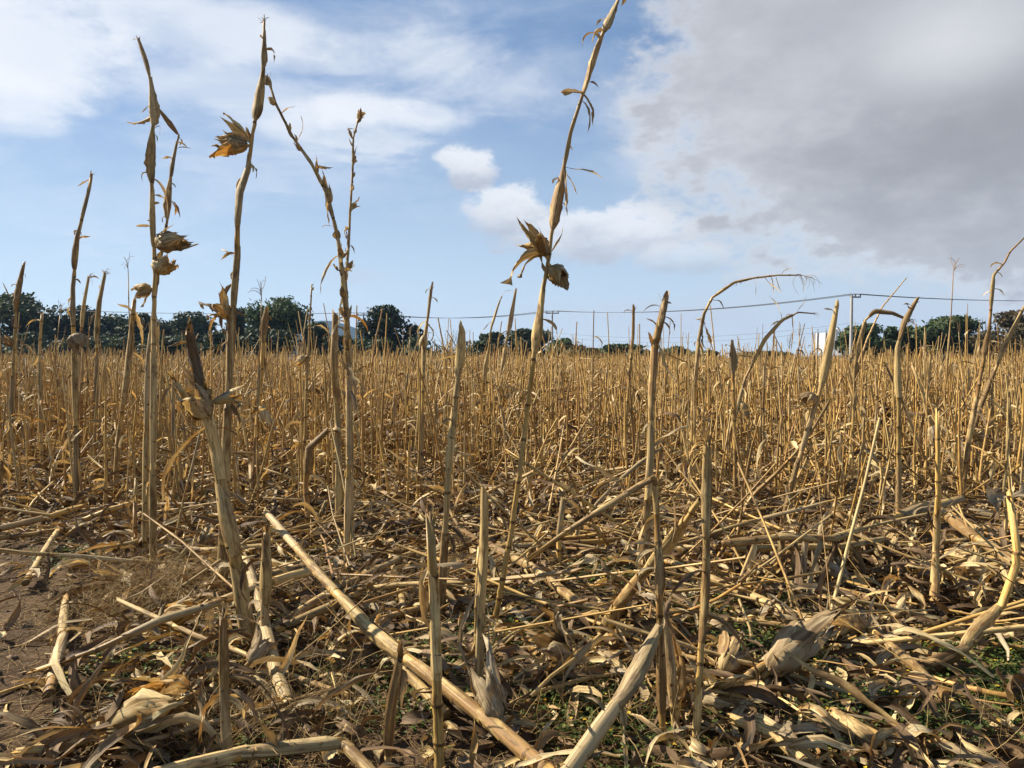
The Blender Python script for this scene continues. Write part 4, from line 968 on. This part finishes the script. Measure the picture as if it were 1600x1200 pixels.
# ------------------------------------------------------------------ label helper: kind + landmark + order
ORD = ['', 'second ', 'third ', 'fourth ', 'fifth ', 'sixth ', 'seventh ', 'eighth ', 'ninth ', 'tenth ', 'eleventh ', 'twelfth ', 'thirteenth ', 'fourteenth ', 'fifteenth ', 'sixteenth ']
def name_crowd(items, noun):
    """items: list of (root, adjective, x, y); labels from the landmark nearest in the view and the order beside it"""
    buckets = {}
    for o, adj, x, y in items:
        px = to_px((x, y, 0))[0]
        lx, lm, ly = min(LAND, key=lambda l: abs(l[0] - px) + 25 * abs(l[2] - y))
        key = (adj, lm, 'behind' if y > ly + 0.1 else 'in front of', 'right' if px > lx else 'left')
        buckets.setdefault(key, []).append((abs(px - lx), o))
    for (adj, lm, fb, lr), v in buckets.items():
        for i, (_, o) in enumerate(sorted(v, key=lambda t: t[0])):
            if len(f'{adj} {noun} {fb} {lm}'.split()) > 12: fb = 'before'
            o['label'] = f'{adj} {noun} {fb} {lm}, {ORD[min(i, 15)].strip() or "first"} on its {lr}'

# ------------------------------------------------------------------ the crowd of standing stalks, 6 to 15 m away
def wob_path(h, bend=None, lean=0.06, n=6):
    z = np.linspace(0, 1, n); a, b = rng.normal(size=2) * lean
    P = np.stack([a * z * h, b * z * h, z * h], -1); P[1:] += rng.normal(size=(n - 1, 3)) * 0.007
    if bend:
        k, dl, dz = bend; i = max(1, int(k * n)); yaw = rng.uniform(0, 6.28)
        rest = np.linspace(0, 1, n - i + 1)[1:, None] * h * dl
        P[i:] = P[i - 1] + rest * np.array([cos(yaw), sin(yaw), dz]) * np.array([1, 1, 1]) - np.array([0, 0, 1]) * (rest ** 2) * 0.4
    P[0] = (0, 0, -0.04); return P
PROTO = []
def proto(adj, h, r0, r1, feats, bend=None, lean=0.05, top='broken'):
    PROTO.append((adj, build_stalk(wob_path(h, bend, lean), r0, r1, feats, top, 7)))
A = lambda: rng.choice([0, 180]) + rng.uniform(-60, 60)
for i in range(4): proto('thin bare', rng.uniform(0.8, 1.2), .010, .007, [('s', .1, .35, .15)])
for i in range(4): proto('sheathed', rng.uniform(0.8, 1.25), .0105, .006, [('s', .05, .3, .15), ('s', .32, .55, .3), ('s', .6, .8, .5), ('s', .8, 1.02, .5), ('l', .6, A(), .3, .024, 1.8), ('l', .3, A(), .3, .022, 2.4, DARK)])
for i in range(4): proto('bent-over', rng.uniform(1.0, 1.5), .010, .005, [('s', .1, .4, .2), ('s', .45, .7, .5), ('l', .5, A(), .35, .018, 1.5), ('l', .75, -90, .2, .012, .4)], (rng.uniform(.4, .7), rng.uniform(.35, .6), rng.uniform(-.5, .3)))
for i in range(4): proto('husk-bearing', rng.uniform(0.9, 1.35), .011, .006, [('s', .1, .4, .2), ('s', .7, 1., .5), ('h', rng.uniform(.5, .75), A(), .19, .036, .4, 6, [HUSK, SHEATH, GREY, DARK][i]), ('l', .5, A(), .35, .026, 1.6, DARK)])
for i in range(4): proto('leafy', rng.uniform(0.8, 1.2), .010, .006, [('s', .3, .6, .6), ('l', .3, A(), .4, .028, 1.8, DARK), ('l', .45, A(), .4, .03, 2.4, DARK), ('l', .5, A(), .4, .022, 1.6), ('l', .7, A(), .35, .02, 1.9), ('l', .9, A(), .25, .016, 2.2), ('s', .8, 1.05, .7)])
for i in range(3): proto('short stubby', rng.uniform(0.35, 0.6), .011, .010, [('s', .2, .9, .25), ('l', .8, A(), .25, .02, 1.4)])
for i in range(3): proto('tassel-topped', rng.uniform(1.3, 1.75), .010, .0035, [('s', .2, .4, .2), ('s', .55, .75, .5), ('t', .16, 6, 1.5), ('l', .6, A(), .3, .016, 2)])
for i in range(4): proto('slanting', rng.uniform(0.9, 1.3), .010, .006, [('s', .1, .35, .2), ('s', .5, .8, .3), ('l', .6, -80, .3, .018, .5)], None, 0.38)
PROTO_I = {}
for i, p in enumerate(PROTO): PROTO_I.setdefault(p[0], []).append(i)
crowd = []
n_made = 0
adjs = ['thin bare'] * 4 + ['sheathed'] * 5 + ['bent-over'] * 3 + ['husk-bearing'] * 3 + ['leafy'] * 4 + ['short stubby'] * 3 + ['tassel-topped'] * 5 + ['slanting'] * 3
spots = []
tries = 0
while n_made < 246 and tries < 9000:
    tries += 1
    y = math.sqrt(rng.uniform(5.0 ** 2, 13.2 ** 2)); x = rng.uniform(-1, 1) * (0.70 * y + 0.4)
    px = to_px((x, y, 0))[0]
    if y < 8.0 and rng.random() > (0.45 if px < 640 else 0.62): continue
    if any((x - a) ** 2 + (y - b) ** 2 < 0.2 ** 2 for a, b in spots): continue
    adj = adjs[rng.integers(len(adjs))]; tall = n_made < 44
    if tall:
        if not (px < 330 or 440 < px < 760 or px > 1060) or not 7.0 < y < 11.5: continue
        adj = ['tassel-topped', 'sheathed', 'husk-bearing', 'tassel-topped', 'bent-over', 'thin bare'][rng.integers(6)]
    if not tall and y < 8.5 and px > 620 and adj not in ('short stubby', 'slanting', 'leafy', 'bent-over', 'sheathed'): adj = ['short stubby', 'leafy', 'slanting', 'sheathed', 'bent-over', 'slanting'][rng.integers(6)]
    pi_ = PROTO_I[adj][rng.integers(len(PROTO_I[adj]))]
    sc = rng.uniform(0.82, 1.12) * (0.86 if (y < 7 and px > 620) else 1.0) if not tall else rng.uniform(1.12, 1.45)
    r = place(PROTO[pi_][1], 'corn_stalk', (x, y, float(ground_z(x, y)) - 0.01), (rng.normal() * 0.05, rng.normal() * 0.05, rng.uniform(0, 6.28)), sc, 'x', 'corn stalk', STAND)
    crowd.append((r, adj, x, y)); spots.append((x, y)); n_made += 1
name_crowd(crowd, 'stalk')

# ------------------------------------------------------------------ the crowd of fallen stalks
FP = []
def fproto(adj, L, r, feats, bow=0.025):
    n = 6; t = np.linspace(0, 1, n)
    P = np.stack([t * L, bow * L * np.sin(pi * t) + rng.normal(size=n) * .006, 0.015 + 0.01 * rng.random(n)], -1)
    FP.append((adj, build_stalk(P, r, r * rng.uniform(.6, .95), feats, 'broken', 8)))
for i in range(4): fproto('bare fallen', rng.uniform(.7, 1.5), .0105, [])
for i in range(4): fproto('sheathed fallen', rng.uniform(.7, 1.4), .0105, [('s', .02, .35, .2), ('s', .38, .7, .3), ('s', .72, 1.02, .4)])
for i in range(4): fproto('leafy fallen', rng.uniform(.7, 1.4), .0105, [('s', .1, .5, .3), ('l', .3, 80, .4, .022, 2.0), ('l', .6, 100, .4, .022, 1.8), ('l', .9, 30, .35, .02, 1.2), ('s', .55, .98, .4)], .1)
for i in range(3): fproto('short fallen', rng.uniform(.22, .4), .012, [('s', .1, .95, .25)], .02)
fcrowd = []
for _ in range(248):
    while True:
        y = math.sqrt(rng.uniform(2.4 ** 2, 11.5 ** 2)); x = rng.uniform(-1, 1) * (0.70 * y + 0.3)
        px = to_px((x, y, 0))[0]
        if soil_mask(x, y) > 0.2: continue
        if y < 4.2 and rng.random() > 0.5: continue
        if px < 650 and rng.random() < 0.45: continue
        break
    k = rng.integers(len(FP)); tilt = abs(rng.normal()) * (0.13 if y < 5 else 0.34)
    r = place(FP[k][1], 'fallen_stalk', (x, y, float(ground_z(x, y)) + rng.uniform(.005, .05)), (rng.uniform(-.4, .4), -tilt, rng.choice([0, pi]) + rng.normal() * 0.75), rng.uniform(.8, 1.15), 'x', 'fallen stalk', FALL)
    fcrowd.append((r, FP[k][0], x, y))
name_crowd(fcrowd, 'stalk lying')

# ------------------------------------------------------------------ loose dry leaves and emptied husks on the ground
LP = []
for adj, mat, n_, curl, W_ in (('pale flat', LEAF, 5, .5, .019), ('brown twisted', DARK, 5, 3.0, .022), ('grey curled', GREY, 5, 5.0, .022), ('broad straw-coloured', HUSK, 5, 1.0, .030)):
    for i in range(n_):
        K = 14; L = rng.uniform(.22, .5) if mat != HUSK else rng.uniform(.15, .24)
        gg = Geo()
        P = walk([(0, 0, .015)], [0], [rng.uniform(0, .7)], np.array([L]), K, rng.normal() * min(curl, 2.2), -rng.uniform(.6, 2.) , .14)
        P[..., 2] = np.maximum(P[..., 2], 0.008)
        ribbon(gg, P, leafprof(K, .8, .5)[None] * W_ * (1 + .12 * rng.normal(size=(1, K))), (np.linspace(0, 1, K) * curl * rng.choice([-.6, .6]) + rng.normal() * .3)[None] + .12 * rng.normal(size=(1, K)).cumsum(1), mat, 5, rng.uniform(.2, .8), None, .16)
        LP.append((adj, gg.mesh('dry_leaf', PM)))
lcrowd = []
for _ in range(285):
    while True:
        y = math.sqrt(rng.uniform(2.3 ** 2, 6.4 ** 2)); x = rng.uniform(-1, 1) * (0.70 * y + 0.2)
        if soil_mask(x, y) > 0.5 and rng.random() > .35: continue
        break
    adj, me = LP[rng.integers(len(LP))]
    o = mesh_obj('dry_leaf', me); o.location = (x, y, float(ground_z(x, y)) + rng.uniform(0, .035)); o.rotation_euler = (rng.normal() * .25, rng.normal() * .2, rng.uniform(0, 6.28)); o.scale = (rng.uniform(.8, 1.2),) * 3
    tag(o, 'x', 'dry leaf', 'loose dry maize leaves on the ground')
    lcrowd.append((o, adj, x, y))
name_crowd(lcrowd, 'loose leaf')
HP = [(adj, [part_husk((0, 0, .03), (1, 0, rng.uniform(-.1, .35)), rng.uniform(.17, .24), rng.uniform(.022, .032), op, n_, m_)]) for adj, op, n_, m_ in
      (('open pale', .9, 8, HUSK), ('open grey', .8, 8, GREY), ('closed pale', .22, 7, HUSK), ('closed grey', .3, 7, GREY), ('half-open brown', .55, 8, SHEATH), ('half-open pale', .5, 8, HUSK))]
hcrowd = []
HFIX = [(172, 1172, 1.5, 0), (888, 1062, 1.25, 1), (985, 985, 1.15, 4), (1208, 1100, 1.5, 3), (1325, 925, 1., 3), (1520, 925, 1.2, 2), (1350, 1010, 1.1, 0), (250, 1000, 1., 0), (1130, 1095, 1.2, 4), (310, 860, .9, 0), (1500, 745, 1.2, 0), (1290, 900, 1., 1), (780, 1150, 1.1, 3), (1090, 1130, 1., 4), (390, 1060, .9, 1)]
for i in range(62):
    if i < len(HFIX):
        p = at_z(HFIX[i][0], HFIX[i][1], 0.03); x, y, s, k = p[0], p[1], HFIX[i][2] * 1.1, HFIX[i][3]
    else:
        while True:
            y = math.sqrt(rng.uniform(2.8 ** 2, 9.5 ** 2)); x = rng.uniform(-1, 1) * (0.70 * y + 0.2); s = rng.uniform(.75, 1.1); k = rng.integers(len(HP))
            if soil_mask(x, y) < .3: break
    r = place([(a, b, c) for a, b, c in HP[k][1]], 'corn_husk', (x, y, float(ground_z(x, y)) + (.07 if i < len(HFIX) else .02)), (rng.normal() * .3, -.25 - .2 * rng.random() if i < len(HFIX) else rng.normal() * .25, rng.uniform(-1.2, 1.0) + (pi if rng.random() < .4 else 0)), s, 'x', 'corn husk', 'emptied maize husks on the ground')
    hcrowd.append((r, HP[k][0], x, y))
name_crowd(hcrowd, 'husk lying')

# ------------------------------------------------------------------ uncountable litter: leaf scraps, straw, far stalks
def scatter(n, y0, y1, power=2.0, soil=0.08, wide=0.78, extra=1.3):
    y = rng.uniform(y0 ** power, y1 ** power, n) ** (1 / power); x = rng.uniform(-1, 1, n) * (wide * y + extra)
    keep = (soil_mask(x, y) < 0.5) | (rng.random(n) < soil)
    return x[keep], y[keep]
g = Geo()
for n, mat, L0, L1, W0, W1, cr in ((2300, LEAF, .10, .42, .007, .026, 3), (2100, SHEATH, .08, .40, .006, .022, 3), (1350, GREY, .08, .42, .008, .028, 3), (1000, HUSK, .06, .22, .014, .036, 3), (7600, DARK, .06, .40, .008, .028, 3)):
    x, y = scatter(n, 2.0, 9.5, 1.9)
    n = len(x); K = 8
    P0 = np.stack([x, y, ground_z(x, y) + rng.uniform(.003, .07, n)], -1)
    P = walk(P0, rng.uniform(0, 6.28, n), rng.uniform(-.1, .7, n), rng.uniform(L0, L1, n), K, rng.normal(size=n) * 1.6, -rng.uniform(.2, 2.4, n), .16, .004)
    Wd = leafprof(K, .8, .5)[None] * rng.uniform(W0, W1, n)[:, None]
    ribbon(g, P, Wd, (np.linspace(0, 1, K)[None] * rng.normal(size=(n, 1)) * 2.2 + rng.normal(size=(n, 1)) * .7), mat, cr, .45)
for px, py, rx, ry, k, hh in ((1310, 880, .65, .4, 380, .26), (1500, 930, .5, .5, 200, .18), (1000, 1010, .4, .4, 90, .06), (860, 800, .9, .7, 260, .20), (1150, 800, .7, .5, 160, .16), (1200, 1120, .3, .25, 80, .07), (880, 1070, .25, .2, 70, .07), (1420, 1180, .3, .2, 110, .06), (330, 1080, .35, .3, 130, .08), (170, 1175, .25, .15, 60, .05), (640, 830, .6, .5, 150, .12), (300, 850, .6, .5, 150, .10)):
    c = at_z(px, py, 0.03); x = c[0] + rng.normal(size=k) * rx * .55; y = c[1] + rng.normal(size=k) * ry * .55
    hz = hh * np.exp(-((x - c[0]) / rx) ** 2 - ((y - c[1]) / ry) ** 2) * rng.random(k) ** .7
    for q, mat in enumerate((LEAF, DARK, DARK, SHEATH)):
        m = np.arange(k) % 4 == q; n = m.sum(); K = 10
        P = walk(np.stack([x[m], y[m], ground_z(x[m], y[m]) + .01 + hz[m]], -1), rng.uniform(0, 6.28, n), rng.uniform(-.3, .9, n), rng.uniform(.18, .48, n), K, rng.normal(size=n) * 1.4, -rng.uniform(.8, 3.4, n), .16, .004)
        ribbon(g, P, leafprof(K, .8, .5)[None] * rng.uniform(.007, .026, n)[:, None], np.linspace(0, 1, K)[None] * rng.normal(size=(n, 1)) * 2.0 + rng.normal(size=(n, 1)) * .6, mat, 5, .5, None, .14)
tag(mesh_obj('leaf_litter', g.mesh('leaf_litter', PM)), kind='stuff')
g = Geo()
x, y = scatter(23000, 1.9, 8.5, 1.4, .75); n = len(x)
P = walk(np.stack([x, y, ground_z(x, y) + rng.uniform(.003, .04, n)], -1), rng.uniform(0, 6.28, n), rng.normal(size=n) * .25, rng.uniform(.04, .28, n), 5, rng.normal(size=n) * .9, -rng.uniform(0, .8, n), .12, .003)
tube(g, P, rng.uniform(.0006, .0020, n)[:, None] * np.linspace(1, .6, 5), STRAW, 3)
# the mounds of dead grass
for px, py, rx, ry, k, hh in ((250, 930, .42, .5, 2600, .16), (600, 930, .4, .4, 700, .10), (460, 1120, .35, .3, 600, .08), (1290, 850, .5, .5, 900, .16), (960, 1120, .4, .3, 500, .06), (300, 1120, .5, .25, 700, .07), (1560, 1190, .4, .2, 300, .05)):
    c = at_z(px, py, 0.03); x = c[0] + rng.normal(size=k) * rx * .6; y = c[1] + rng.normal(size=k) * ry * .6
    hz = hh * np.exp(-((x - c[0]) / rx) ** 2 - ((y - c[1]) / ry) ** 2) * rng.random(k)
    P = walk(np.stack([x, y, ground_z(x, y) + hz], -1), rng.uniform(0, 6.28, k), rng.normal(size=k) * .7 + .2, rng.uniform(.08, .34, k), 6, rng.normal(size=k) * 1.2, -rng.uniform(.2, 1.8, k), .14, .003)
    tube(g, P, rng.uniform(.0006, .0016, k)[:, None] * np.linspace(1, .5, 6), STRAW, 3)
tag(mesh_obj('dry_grass', g.mesh('dry_grass', PM)), kind='stuff')

# stalks, sticks and leaves of the field beyond the ones that can be told apart
g = Geo()
def far_stalks(n, y0, y1, nside, leaves, hmin, hmax, K=5, lw=1.0, power=2.0):
    y = rng.uniform(y0 ** power, y1 ** power, n) ** (1 / power); x = rng.uniform(-1, 1, n) * (0.74 * y + 1)
    h = rng.uniform(hmin, hmax, n) * (1 + rng.uniform(.15, .5, n) * (rng.random(n) < .13))
    P = walk(np.stack([x, y, ground_z(x, y)], -1), rng.uniform(0, 6.28, n), pi / 2 - np.abs(rng.normal(size=n)) * np.where(rng.random(n) < .2, .45, .12), h, K, rng.normal(size=n) * .4, rng.normal(size=n) * .16 - (rng.random(n) < .12) * rng.uniform(.8, 2.4, n), .05)
    tube(g, P, rng.uniform(.006, .015, n)[:, None] * np.linspace(1.05, .5, K) * (1 + min(1.2, y0 / 60)), STEM, nside)
    for i in range(leaves):
        k = rng.integers(1, K - 1, n); m = rng.random(n) < .75
        s = P[np.arange(n), k][m]; q = len(s); KL = 5 if y1 < 40 else 4
        Q = walk(s, rng.uniform(0, 6.28, q), rng.uniform(-.9, 1.1, q), rng.uniform(.10, .34, q), KL, rng.normal(size=q) * .8, -rng.uniform(.6, 2.8, q), .15, .01)
        ribbon(g, Q, leafprof(KL, .7, .6)[None] * rng.uniform(.010, .022, q)[:, None] * lw, rng.normal(size=(q, 1)) * 1.2 + np.linspace(0, 1, KL)[None] * rng.normal(size=(q, 1)) * 2, [LEAF, DARK, HUSK, SHEATH][i % 4], 2, 0)
far_stalks(760, 6.4, 10, 6, 3, .40, 1.35, 7, .8)
far_stalks(2700, 9.3, 15, 5, 4, .55, 1.55, 6, .8)
far_stalks(5000, 14.0, 30, 4, 3, .75, 1.65, 5, .9)
far_stalks(6500, 29, 62, 3, 3, 1.0, 1.68, 4, 1.4)
far_stalks(7000, 60, 124, 3, 3, 1.05, 1.8, 4, 2.4)
tag(mesh_obj('far_corn_stalks', g.mesh('far_corn_stalks', PM)), kind='stuff')
g = Geo()
def far_litter(n, y0, y1, hmax, L0, L1, W0, W1, K=5, power=1.7, straight=0.0):
    y = rng.uniform(y0 ** power, y1 ** power, n) ** (1 / power); x = rng.uniform(-1, 1, n) * (0.74 * y + 1)
    for q, mat in enumerate((LEAF, SHEATH, GREY, HUSK, DARK, DARK, DARK)):
        m = np.arange(n) % 7 == q; k = m.sum()
        P = walk(np.stack([x[m], y[m], ground_z(x[m], y[m]) + rng.uniform(0.01, hmax, k) ** 1.0], -1), rng.uniform(0, 6.28, k), rng.normal(size=k) * .35, rng.uniform(L0, L1, k), K, rng.normal(size=k) * (1 - straight) * 1.4, -rng.uniform(0, 1.6, k) * (1 - straight), .12 * (1 - straight), .01)
        ribbon(g, P, leafprof(K, .7, .6)[None] * rng.uniform(W0, W1, k)[:, None], rng.normal(size=(k, 1)) + np.linspace(0, 1, K)[None] * rng.normal(size=(k, 1)) * 2, mat, 2, 0)
def far_sticks(n, y0, y1, zmax, r0, r1, power=1.6):
    y = rng.uniform(y0 ** power, y1 ** power, n) ** (1 / power); x = rng.uniform(-1, 1, n) * (0.74 * y + 1)
    k = (soil_mask(x, y) < .2) & (soil_mask(x - .4, y) < .5); x, y = x[k], y[k]; n = len(x)
    P = walk(np.stack([x, y, ground_z(x, y) + rng.uniform(.02, zmax, n)], -1), rng.uniform(0, 6.28, n), rng.normal(size=n) * .42, rng.uniform(.3, 1.3, n), 4, rng.normal(size=n) * .12, rng.normal(size=n) * .1, .03, .01)
    tube(g, P, rng.uniform(r0, r1, n)[:, None] * np.linspace(1, .75, 4), STEM, 5)
far_litter(9000, 6.0, 16, .26, .12, .42, .008, .022)
far_litter(12000, 14, 40, .45, .14, .45, .012, .026, 4)
far_litter(7000, 38, 110, .7, .2, .6, .03, .06, 3)
far_sticks(600, 3.2, 8.5, .18, .005, .0100)
far_sticks(420, 2.6, 7.5, .05, .0015, .0040)
far_sticks(1900, 8, 18, .35, .008, .013)
far_sticks(1800, 16, 40, .5, .009, .014)
tag(mesh_obj('far_leaf_litter', g.mesh('far_leaf_litter', PM)), kind='stuff')

# soil clods at the bare edge
g = Geo()
n = 2200; y = rng.uniform(1.9, 5.6, n); x = rng.uniform(-4.2, 3.0, n)
keep = (soil_mask(x, y) > .3) | (rng.random(n) < .25); x, y = x[keep], y[keep]; n = len(x)
th = np.arange(6) * pi / 3; lat = np.array([-1.2, -.5, .4, 1.0, 1.45])
r = (rng.uniform(.0, 1.0, n) ** 3 * .026 + .004)[:, None, None] * (1 + .25 * rng.normal(size=(n, 5, 6)))
V = np.stack([x[:, None, None] + r * np.cos(lat)[:, None] * np.cos(th), y[:, None, None] + r * np.cos(lat)[:, None] * np.sin(th), (ground_z(x, y))[:, None, None] + .7 * r * np.sin(lat)[:, None]], -1)
g.grid(V, V, rng.random(n), 0, True)
tag(mesh_obj('soil_clods', g.mesh('soil_clods', [M_STONE])), kind='stuff')

# green weeds in the stubble
g = Geo(); gf = Geo()
cl = [(930, 1130, .22, 240), (880, 1110, .18, 150), (1530, 1050, .30, 420), (1590, 1010, .22, 220), (1450, 1030, .2, 160), (1440, 1150, .18, 150), (1560, 1090, .25, 160), (1300, 1160, .2, 130), (1080, 960, .22, 160), (1080, 1010, .22, 150), (1200, 950, .25, 150), (1180, 1030, .2, 100),
      (840, 1000, .25, 130), (640, 1110, .2, 110), (540, 1050, .25, 110), (200, 1060, .18, 130), (320, 1060, .2, 110), (290, 785, .4, 120), (440, 775, .4, 130), (560, 760, .4, 60), (510, 870, .3, 90), (700, 1030, .25, 120), (950, 905, .3, 120), (830, 760, .5, 90), (1010, 1150, .25, 150), (760, 950, .3, 60), (90, 880, .2, 60), (1430, 810, .4, 120), (1250, 1040, .2, 90), (1370, 1130, .15, 80), (380, 1180, .2, 60), (1130, 780, .4, 60), (400, 980, .25, 60)]
for px, py, rad, k in cl:
    c = at_z(px, py, 0.0); k = int(k * 1.6 * (2.6 if px > 1400 and py > 980 else 1.6))
    x = c[0] + rng.normal(size=k) * rad * .55; y = c[1] + rng.normal(size=k) * rad * .65
    z = ground_z(x, y) + rng.uniform(.01, .09, k) * (.5 + .5 * rng.random())
    for a in range(3):
        K = 3
        P = walk(np.stack([x, y, z], -1), rng.uniform(0, 6.28, k), rng.uniform(-.2, .7, k), rng.uniform(.008, .022, k), K, 0, -rng.uniform(0, 1, k), .1)
        ribbon(g, P, np.array([.35, 1, .5])[None] * rng.uniform(.003, .008, k)[:, None], rng.normal(size=(k, 1)) * .5, 0, 3, .2)
    f = max(1, k // 22)
    P = np.stack([x[:f], y[:f], z[:f] + .02], -1)
    P = walk(P, rng.uniform(0, 6.28, f), np.zeros(f), np.full(f, .014), 3); ribbon(gf, P, np.array([.5, 1, .5])[None] * np.full((f, 1), .006), rng.normal(size=(f, 1)) * .4, 0, 3, .2)
tag(mesh_obj('green_weeds', g.mesh('green_weeds', [M_WEED])), kind='stuff')
tag(mesh_obj('yellow_flowers', gf.mesh('yellow_flowers', [M_FLOWER])), kind='stuff')

# ------------------------------------------------------------------ the hazy air
HAZE = 1.0e-4
if HAZE:
    me = box_mesh('haze', (-3900, -80, -8.0), (3900, 3900, 190), None)
    me.materials.clear()
    m = bpy.data.materials.new('hazy_air'); m.use_nodes = True; m.node_tree.nodes.clear(); h = N(m.node_tree)
    pv = h.add('ShaderNodeVolumePrincipled'); pv.inputs['Color'].default_value = (0.40, 0.62, 1.0, 1); pv.inputs['Density'].default_value = HAZE; pv.inputs['Anisotropy'].default_value = 0.2
    o = h.add('ShaderNodeOutputMaterial'); h.link(pv.outputs[0], o.inputs['Volume'])
    me.materials.append(m)
    tag(mesh_obj('haze', me), kind='stuff')
